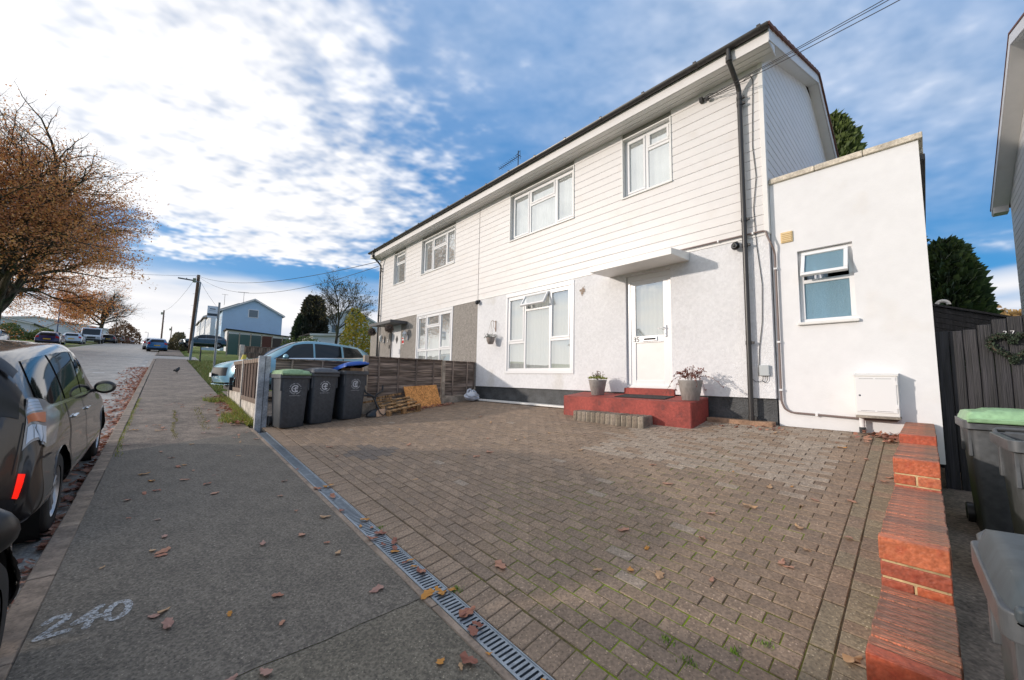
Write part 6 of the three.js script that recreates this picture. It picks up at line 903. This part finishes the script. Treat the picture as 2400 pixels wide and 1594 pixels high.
// ---------------------------------------------------------------- street furniture and wires
{
  const pole = (label, x, z, h, r = .13, o = {}) => { const t = thing('telegraph_pole', label, 'pole', [x, P(z), z]); t.rotation.z = o.lean ?? 0; mesh('pole', cyl(r, r * .75, -.2, h, 0, 0, 10), std({ color: lin(.5, .34, .26), map: T.wood, roughness: 1 }), t); mesh('step_irons', Array.from({ length: 8 }, (_, i) => rod([(i % 2 ? 1 : -1) * r * .7, h * .3 + i * h * .075, 0], [(i % 2 ? 1 : -1) * (r + .14), h * .3 + i * h * .075, 0], .012, .012, 4)), M.dark, t); mesh('top_box', rb(-r - .28, -r + .02, h - .95, h - .45, -.12, .12, .03), std({ color: lin(.30, .33, .22) }), t); return t; };
  pole('tall wooden telegraph pole beside the steel lamp post', 2.15, -57, 9.1, .20, { lean: -.02 });
  pole('distant wooden telegraph pole on the right at the crest', -.65, -108, 7.4, .16);
  pole('thin far telegraph pole between the hedge and the crest pole', .9, -122, 5.0, .12);
  const lp = (label, x, z, h, arm, col) => { const t = thing('lamp_post', label, 'lamp post', [x, P(z), z]); const m = std({ color: col, map: T.fine, roughness: .6 }); mesh('column', [cyl(.085, .08, -.1, 1.5, 0, 0, 12), cyl(.055, .045, 1.5, h, 0, 0, 12)], m, t); mesh('bracket', rod([0, h - .04, 0], [arm * .6, h + .03, 0], .03, .025, 8), m, t); mesh('lantern', rb(Math.min(arm * .5, arm * 1.6), Math.max(arm * .5, arm * 1.6), h + .0, h + .075, -.12, .12, .03, 2), std({ color: lin(.16, .16, .17), roughness: .5 }), t); mesh('sensor', cyl(.035, .03, h + .075, h + .14, arm * 1.0, 0, 8), M.dark, t); return t; };
  const l1 = lp('grey steel lamp post on the grass corner', 1.5, -38.3, 6.15, -.85, lin(.30, .36, .42)); l1.rotation.z = -.035;
  lp('blue-grey lamp post across the road by the dark blue hatchback', -9.6, -70, 4.9, .55, lin(.10, .16, .28)); lp('far dark lamp post among the parked cars', -6.5, -95, 5.3, .5, lin(.1, .1, .1)); lp('faint lamp post at the road crest', -3.2, -128, 3.6, -.4, lin(.3, .32, .34));
  // estate agent board
  const b = thing('estate_agent_board', 'white and grey estate agent board on a pale timber post', 'sign', [1.49, P(-19), -19]); mesh('post', rb(-.035, .035, -.2, 4.33 - P(-19), -.035, .035, .006), std({ color: lin(.8, .9, 1), map: T.wood }), b);
  { const c2 = document.createElement('canvas'); c2.width = 192; c2.height = 224; const x = c2.getContext('2d'); x.fillStyle = '#c9d6e2'; x.fillRect(0, 0, 192, 224); x.fillStyle = '#2e3c48'; x.fillRect(0, 140, 192, 48); x.fillRect(40, 44, 112, 16); x.fillStyle = '#7d8fa0'; x.fillRect(28, 84, 130, 8); const id = x.getImageData(0, 0, 192, 224).data; const t = tex(192, 224, (px, py) => { const o = ((223 - py) * 192 + px) * 4; return [id[o] / 255, id[o + 1] / 255, id[o + 2] / 255]; }, true, 1); const bd = mesh('board', rb(-.36, -.035, 3.68 - P(-19), 4.16 - P(-19), -.012, .012, .003), std({ color: lin(.6, .66, .72), roughness: .5 }), b); const f = mesh('board_print', new THREE.PlaneGeometry(.31, .46).translate(-.1975, 3.92 - P(-19), .0135), std({ map: t, roughness: .5 }), b); }
  // low street name plate
  const s = thing('street_name_sign', 'low street name plate on two black posts on the grass', 'sign', [2.35, P(-36) + .2, -36]); mesh('post', rb(-.42, -.34, -.2, .92, -.04, .04, .01), M.black, s); mesh('post', rb(.42, .50, -.2, .98, -.04, .04, .01), M.black, s); mesh('plate', rb(-.36, .48, .66, .86, .04, .055, .006), std({ color: lin(.45, .55, .62) }), s);
  // fence and post across the neighbouring drive
  const f = thing('dark_panel_fence', 'dark brown low panel fence behind the light blue car', 'fence'); for (let i = 0; i < 7; i++) mesh('fence_board', rb(2.05, 6.4, 1.05 + i * .2, 1.24 + i * .2, -16.02, -15.99, .004, 1, i), M.woodGrey[1], f); mesh('fence_cap', rb(2.05, 6.4, 2.44, 2.47, -16.04, -15.97, .004), M.woodGrey[0], f); for (const x of [3.85, 5.6]) mesh('post', rb(x - .05, x + .05, .8, 2.52, -16.06, -15.98, .008), Mpost, f);
  tag(mesh('concrete_post', rb(1.86, 1.98, .6, 2.48, -15.62, -15.5, .012, 2), M.concretePale), 'pale concrete post at the street end of the dark panel fence', 'post');
  { const sk = thing('hanging_sack', 'cream and yellow plastic sack tied to the pale concrete post', 'sack', [1.95, 1.05, -15.15]); const g = new THREE.SphereGeometry(.3, 24, 16); const p = g.attributes.position; for (let i = 0; i < p.count; i++) { const n = 1 + (fbm(p.getX(i) * 6 + 4, p.getY(i) * 6 + p.getZ(i) * 5, 3) - .5) * .5; p.setXYZ(i, p.getX(i) * n * .6, p.getY(i) * n * 1.7, p.getZ(i) * n * .5); } g.translate(0, .48, 0); g.computeVertexNormals(); mesh('sack_body', g, std({ color: lin(.62, .58, .42), roughness: .6 }), sk); mesh('sack_neck', cyl(.1, .05, .88, 1.08, 0, 0, 10), std({ color: lin(.62, .48, .06), roughness: .6 }), sk); }
  // glazed lean-to fence by the pale gable
  const gf = thing('glazed_screen', 'greenish glazed screen fence below the pale gable', 'screen'); const gp = [lin(.05, .12, .11), lin(.13, .045, .03), lin(.08, .06, .05), lin(.05, .10, .10)]; for (let i = 0; i < 6; i++) mesh('screen_panel', rb(4.6 + i * .95, 5.5 + i * .95, 3.4, 5.5 - (i > 3 ? .15 : 0), -46.9, -46.86, .01), std({ color: gp[[0, 0, 3, 1, 2, 2][i]], roughness: i < 3 ? .12 : .8 }), gf); for (let i = 0; i < 7; i++) mesh('screen_post', rb(4.5 + i * .95, 4.6 + i * .95, 3.3, 5.6, -46.92, -46.82, .01), Mpost, gf);
  const df = thing('garden_fence', 'brown close-boarded fence right of the glazed screen', 'fence'); for (let i = 0; i < 14; i++) mesh('fence_board', rb(10.3 + i * .3, 10.58 + i * .3, 3.2, 5.3, -46.9, -46.87, .005, 1, i), M.woodGrey[i % 3], df);
  // wires
  const wm = std({ color: lin(.03, .03, .035), roughness: .6 });
  const wire = (label, a, b2, sag, r = .006) => { const pts = []; for (let i = 0; i <= 24; i++) { const t = i / 24; pts.push([mix(a[0], b2[0], t), mix(a[1], b2[1], t) - sag * 4 * t * (1 - t), mix(a[2], b2[2], t)]); } tag(mesh('overhead_wire', tube(pts, r, 5, 60), wm), label, 'wire', 'overhead wires'); };
  const H0 = [6.56, 6.38, -2.38];
  wire('upper overhead wire from the eaves of number 35 to the sky', H0, [-3, 6.75, 24], 1.75, .005); wire('middle overhead wire from the eaves of number 35', [6.56, 6.37, -2.34], [-3, 6.6, 24.3], 1.78, .005); wire('lowest overhead wire from the eaves of number 35', [6.56, 6.34, -2.3], [-3, 6.4, 24.6], 1.85, .0055);
  const tp = [2.2, P(-57) + 9.0, -57];
  wire('wire from the tall telegraph pole towards the left house eaves', tp, [6.5, 6.4, -15.6], .9, .014); wire('second wire from the tall telegraph pole towards the left house', tp, [6.5, 6.2, -15.65], 1.6, .012); wire('wire from the tall telegraph pole across the road to the left', tp, [-16, P(-60) + 8.5, -62], .6, .014); wire('wire from the tall telegraph pole to the crest pole', tp, [-.65, P(-108) + 7.3, -108], .8, .014); wire('service wire from the tall pole down to the pale gable', tp, [6.2, 10.4, -71], .4, .012);
  // roof aerial
  const an = thing('roof_aerial', 'small black television aerial above the roof edge of the house pair', 'aerial', [9.6, 8.0, -10.3]); mesh('mast', rod([0, 0, 0], [0, 2.35, 0], .018), M.dark, an); mesh('boom', rod([0, 2.13, .10], [0, 2.06, -1.15], .012), M.dark, an); mesh('elements', Array.from({ length: 11 }, (_, i) => rod([-.12, 2.13 - i * .006, .05 - i * .11], [.12, 2.13 - i * .006, .05 - i * .11], .008, .008, 4)), M.dark, an); mesh('reflector', [rod([0, 1.95, .12], [0, 2.32, .1], .008), rod([0, 2.3, .1], [0, 2.2, -.15], .008)], M.dark, an);
}
// ---------------------------------------------------------------- crow, leaves, grass
{
  const b = thing('crow', 'black crow standing on the pavement in the distance', 'bird', [.50, P(-23.6) + .0, -23.6], 2.5); b.scale.setScalar(.78); const body = new THREE.SphereGeometry(.1, 18, 12).scale(.9, .95, 1.5).rotateX(-.75).translate(0, .21, 0), head = new THREE.SphereGeometry(.052, 14, 10).scale(.9, 1, 1.1).translate(0, .335, .135); const tail = rb(-.035, .035, -.01, .01, -.16, 0, .008).rotateX(.35).translate(0, .13, -.13), neck = new THREE.SphereGeometry(.06, 12, 8).scale(.9, 1.2, 1).translate(0, .285, .10), beak = rod([0, .335, .17], [0, .32, .245], .017, .003, 6); const bm = std({ color: lin(.012, .012, .014), roughness: .5 }); mesh('body', [body, head, tail, neck, beak], bm, b); mesh('leg', rod([-.03, .14, .0], [-.03, 0, .02], .008), bm, b); mesh('leg', rod([.03, .14, .0], [.03, 0, .02], .008), bm, b); mesh('wing', new THREE.SphereGeometry(.09, 12, 8).scale(.3, .6, 1.7).rotateX(-.5).translate(.085, .21, -.03), bm, b); mesh('wing', new THREE.SphereGeometry(.09, 12, 8).scale(.3, .6, 1.7).rotateX(-.5).translate(-.085, .21, -.03), bm, b);
  // oak leaf shape
  const r = mulberry(19), shape = v => { const s = [], n = 26; for (let i = 0; i < n; i++) { const t = i / n, a = t * 6.2832, lob = 1 + .26 * Math.cos(a * 7 + v), w = .42 + .18 * Math.cos(a); s.push([Math.cos(a) * (.5 + .04 * lob), Math.sin(a) * w * lob * .75]); } return s; };
  const leafGeo = v => { const sh = shape(v), pos = [0, .06, 0], idx = [], uv = [.5, .5]; for (const [x, y] of sh) { const curl = .30 * x * x * (v % 2 ? 1 : .4) + .34 * y * y + .03 * Math.sin(x * 9 + v); pos.push(x, curl, y); uv.push(x + .5, y + .5); } for (let i = 0; i < sh.length; i++) idx.push(0, 1 + (i + 1) % sh.length, 1 + i); let k = pos.length / 3; pos.push(-.48, .08, -.01, -.75, .12, 0, -.48, .08, .015); uv.push(0, 0, 0, 0, 0, 0); idx.push(k, k + 1, k + 2); const g = new THREE.BufferGeometry(); g.setAttribute('position', new THREE.Float32BufferAttribute(pos, 3)); g.setAttribute('uv', new THREE.Float32BufferAttribute(uv, 2)); g.setIndex(idx); g.computeVertexNormals(); return g; };
  const LG = [0, 1, 2, 3].map(leafGeo), LM = [[.42, .18, .11], [.50, .25, .16], [.31, .12, .08], [.52, .32, .17], [.60, .27, .05], [.44, .25, .20]].map(c => leafMat(...c, .2));
  const drop = (x, z, f, label, group, m) => { const o = mesh('fallen_leaf', LG[r() * 4 | 0], m ?? LM[r() * LM.length | 0]); const s = rr(.035, .10, r) * (m ? 1.1 : 1); o.scale.set(s, s * rr(.6, 2.6, r), s * rr(.6, 1, r)); o.position.set(x, f(x, z) + .004, z); o.rotation.set(rr(-.15, .15, r), r() * 6.28, rr(-.15, .15, r)); return tag(o, label, 'leaf', group); };
  const PY = (x, z) => P(z) + .003;
  for (let i = 0; i < 115; i++) { const z = -.9 - Math.pow(r(), 1.3) * 12, x = rr(-.36, 1.26, r); drop(x, z, PY, 'brown fallen oak leaf lying on the tarmac path', 'fallen leaves on the path'); }
  for (let i = 0; i < 34; i++) { const z = rr(-7.5, -.5, r), x = rr(1.8, 6.3, r); drop(x, z, G, 'tan fallen oak leaf lying on the block paved drive', 'fallen leaves on the drive', LM[r() < .5 ? 1 : 3]); }
  for (let i = 0; i < 24; i++) { const x = rr(2.0, 6.3, r), z = -.25 - Math.pow(r(), 1.6) * 1.3; drop(x, z, G, 'tan fallen oak leaf lying on the block paved drive', 'fallen leaves on the drive', LM[r() < .3 ? 4 : r() < .5 ? 3 : 1]); }
  for (let i = 0; i < 34; i++) { const z = -1.2 - r() * r() * 7; drop(rr(1.33, 1.49, r), z, (x, q) => P(q) + .006, 'reddish fallen leaf caught on the slotted drain', 'fallen leaves on the drain', LM[[0, 2, 4][r() * 3 | 0]]); }
  // drifts nobody could count
  const litter = (name, label, n, where, f, sz = [.04, .09]) => { const parts = [[], [], []]; for (let i = 0; i < n; i++) { const [x, z, up = 0] = where(); const s = rr(sz[0], sz[1], r); const g = LG[r() * 4 | 0].clone(); g.scale(s, s, s).rotateX(rr(-.6, .6, r)).rotateZ(rr(-.6, .6, r)).rotateY(r() * 6.28).translate(x, f(x, z) + .01 + up, z); parts[r() * 3 | 0].push(g); } const o = grp(name); tag(o, label, 'leaves', null, 'stuff'); parts.forEach((p, i) => mesh('leaf_drift', p, [LM[0], LM[1], LM[2]][i], o)); };
  litter('gutter_leaves', 'drift of reddish brown oak leaves along the road gutter', 1500, () => { const z = -2 - Math.pow(r(), .8) * 27; return [KO - .03 - Math.abs(rr(-1, 1, r) * rr(0, 1, r)) * (.32 + .025 * -z), z, r() * .02]; }, (x, z) => P(z) - .10, [.045, .10]);
  litter('corner_leaves', 'heap of tan leaves where the brick wall meets the extension', 70, () => [6.55 - Math.abs(rr(-1, 1, r) * r()) * .55, -.22 - Math.abs(rr(-1, 1, r) * r()) * .5, r() * .035], G);
  litter('fence_leaves', 'line of dark red leaves below the chipboard sheet', 220, () => [rr(4.3, 5.6, r), -8.32 + rr(-.14, .1, r), r() * .04], G, [.03, .06]);
  litter('verge_leaves', 'brown leaves scattered in the grass by the white-posted fence', 260, () => { const z = rr(-14.5, -9.1, r); return [1.36 - Math.abs(rr(-1, 1, r) * r()) * .55, z, r() * .05]; }, PY, [.045, .09]);
  litter('step_leaves', 'few brown leaves at the wall foot by the downpipe', 30, () => [rr(6.2, 6.55, r), rr(-2.3, -1.3, r)], G, [.03, .06]);
  // grass blades
  const blades = (name, label, n, where, f, h, cols) => { const L = cols.map(() => ({ p: [], n: [] })); for (let i = 0; i < n; i++) { const [x, z] = where(), y = f(x, z), a = r() * 6.28, hh = h * rr(.5, 1.3, r), lx = rr(-.5, .5, r) * hh, lz = rr(-.5, .5, r) * hh, w = .004 + hh * .03; const q = L[r() * cols.length | 0]; q.p.push(x - Math.cos(a) * w, y, z - Math.sin(a) * w, x + Math.cos(a) * w, y, z + Math.sin(a) * w, x + lx, y + hh, z + lz); for (let k = 0; k < 3; k++) q.n.push(-Math.sin(a) * .6, .6, Math.cos(a) * .6); } const o = grp(name); tag(o, label, 'grass', null, 'stuff'); L.forEach((q, i) => { const g = new THREE.BufferGeometry(); g.setAttribute('position', new THREE.Float32BufferAttribute(q.p, 3)); g.setAttribute('normal', new THREE.Float32BufferAttribute(q.n, 3)); g.setAttribute('uv', new THREE.Float32BufferAttribute(new Float32Array(q.p.length / 3 * 2), 2)); mesh('blades', g, leafMat(...cols[i], .3), o); }); };
  const gc = [[.32, .36, .05], [.42, .38, .07], [.20, .28, .05]];
  blades('verge_weeds', 'straggly yellow-green grass along the foot of the white-posted fence', 5200, () => { const z = rr(-13.4, -8.95, r), c = sstep(.42, .6, fbm(z * 1.1, 3, 3)); return [1.40 - Math.pow(r(), 1.6) * (.12 + .42 * c), z]; }, PY, .10, gc);
  blades('kerb_weeds', 'thin line of weeds growing along the back of the kerb', 800, () => { const z = rr(-14, -7.2, r); return [KI - .02 + rr(0, .06, r) * r() + .03 * fbm(z * 2, 5, 2) + .25 * sstep(-8.2, -7.6, z) * rr(0, .2, r), z]; }, PY, .022, gc);
  blades('path_moss', 'lines of moss and weeds in the old tarmac path', 800, () => { const q = r(), zz = rr(-11.5, -8.2, r); return q < .5 ? [.24 + (fbm(zz * 1.7, 2, 3) - .5) * .16 + rr(-.04, .04, r) * r(), zz] : [.66 + .05 * Math.sin(q * 40) + rr(-.05, .05, r) * r(), rr(-12, -8.8, r)]; }, PY, .02, [[.30, .28, .05], [.22, .2, .06]]);
  blades('verge_grass', 'rough green grass verge beyond the neighbouring drive', 15000, () => { const z = -15.8 - r() * 22; return [1.32 + Math.pow(r(), 1.3) * 5.5, z]; }, (x, z) => G(x, z) - .08, .16, [[.14, .20, .04], [.20, .24, .05], [.24, .2, .06]]);
  blades('joint_weeds', 'tiny green weeds sprouting in the paving joints', 260, () => { const c = [[1.52, -2.15], [2.05, -1.0], [2.2, -.72], [2.35, -.62], [2.0, -.86], [1.5, -3.3]][r() * 6 | 0]; return [c[0] + rr(-.05, .05, r) * r(), c[1] + rr(-.05, .05, r) * r()]; }, (x, z) => G(x, z) - .004, .022, [[.22, .36, .03]]);
  // plain surfaces of the neighbouring plots
  struct('neighbour_drive', grid(12, 14, (u, v) => { const x = mix(1.5, XF + .3, u), z = mix(-8.86, -15.9, v); return [x, G(x, z) - .02, z]; }), M.tarmacOld);
  struct('side_drive', grid(12, 8, (u, v) => { const x = mix(1.5, 12, u), z = mix(.04, 1.5, v); return [x, G(x, z) + .0, z]; }), M.tarmacOld);
}
renderer.render(scene, camera);
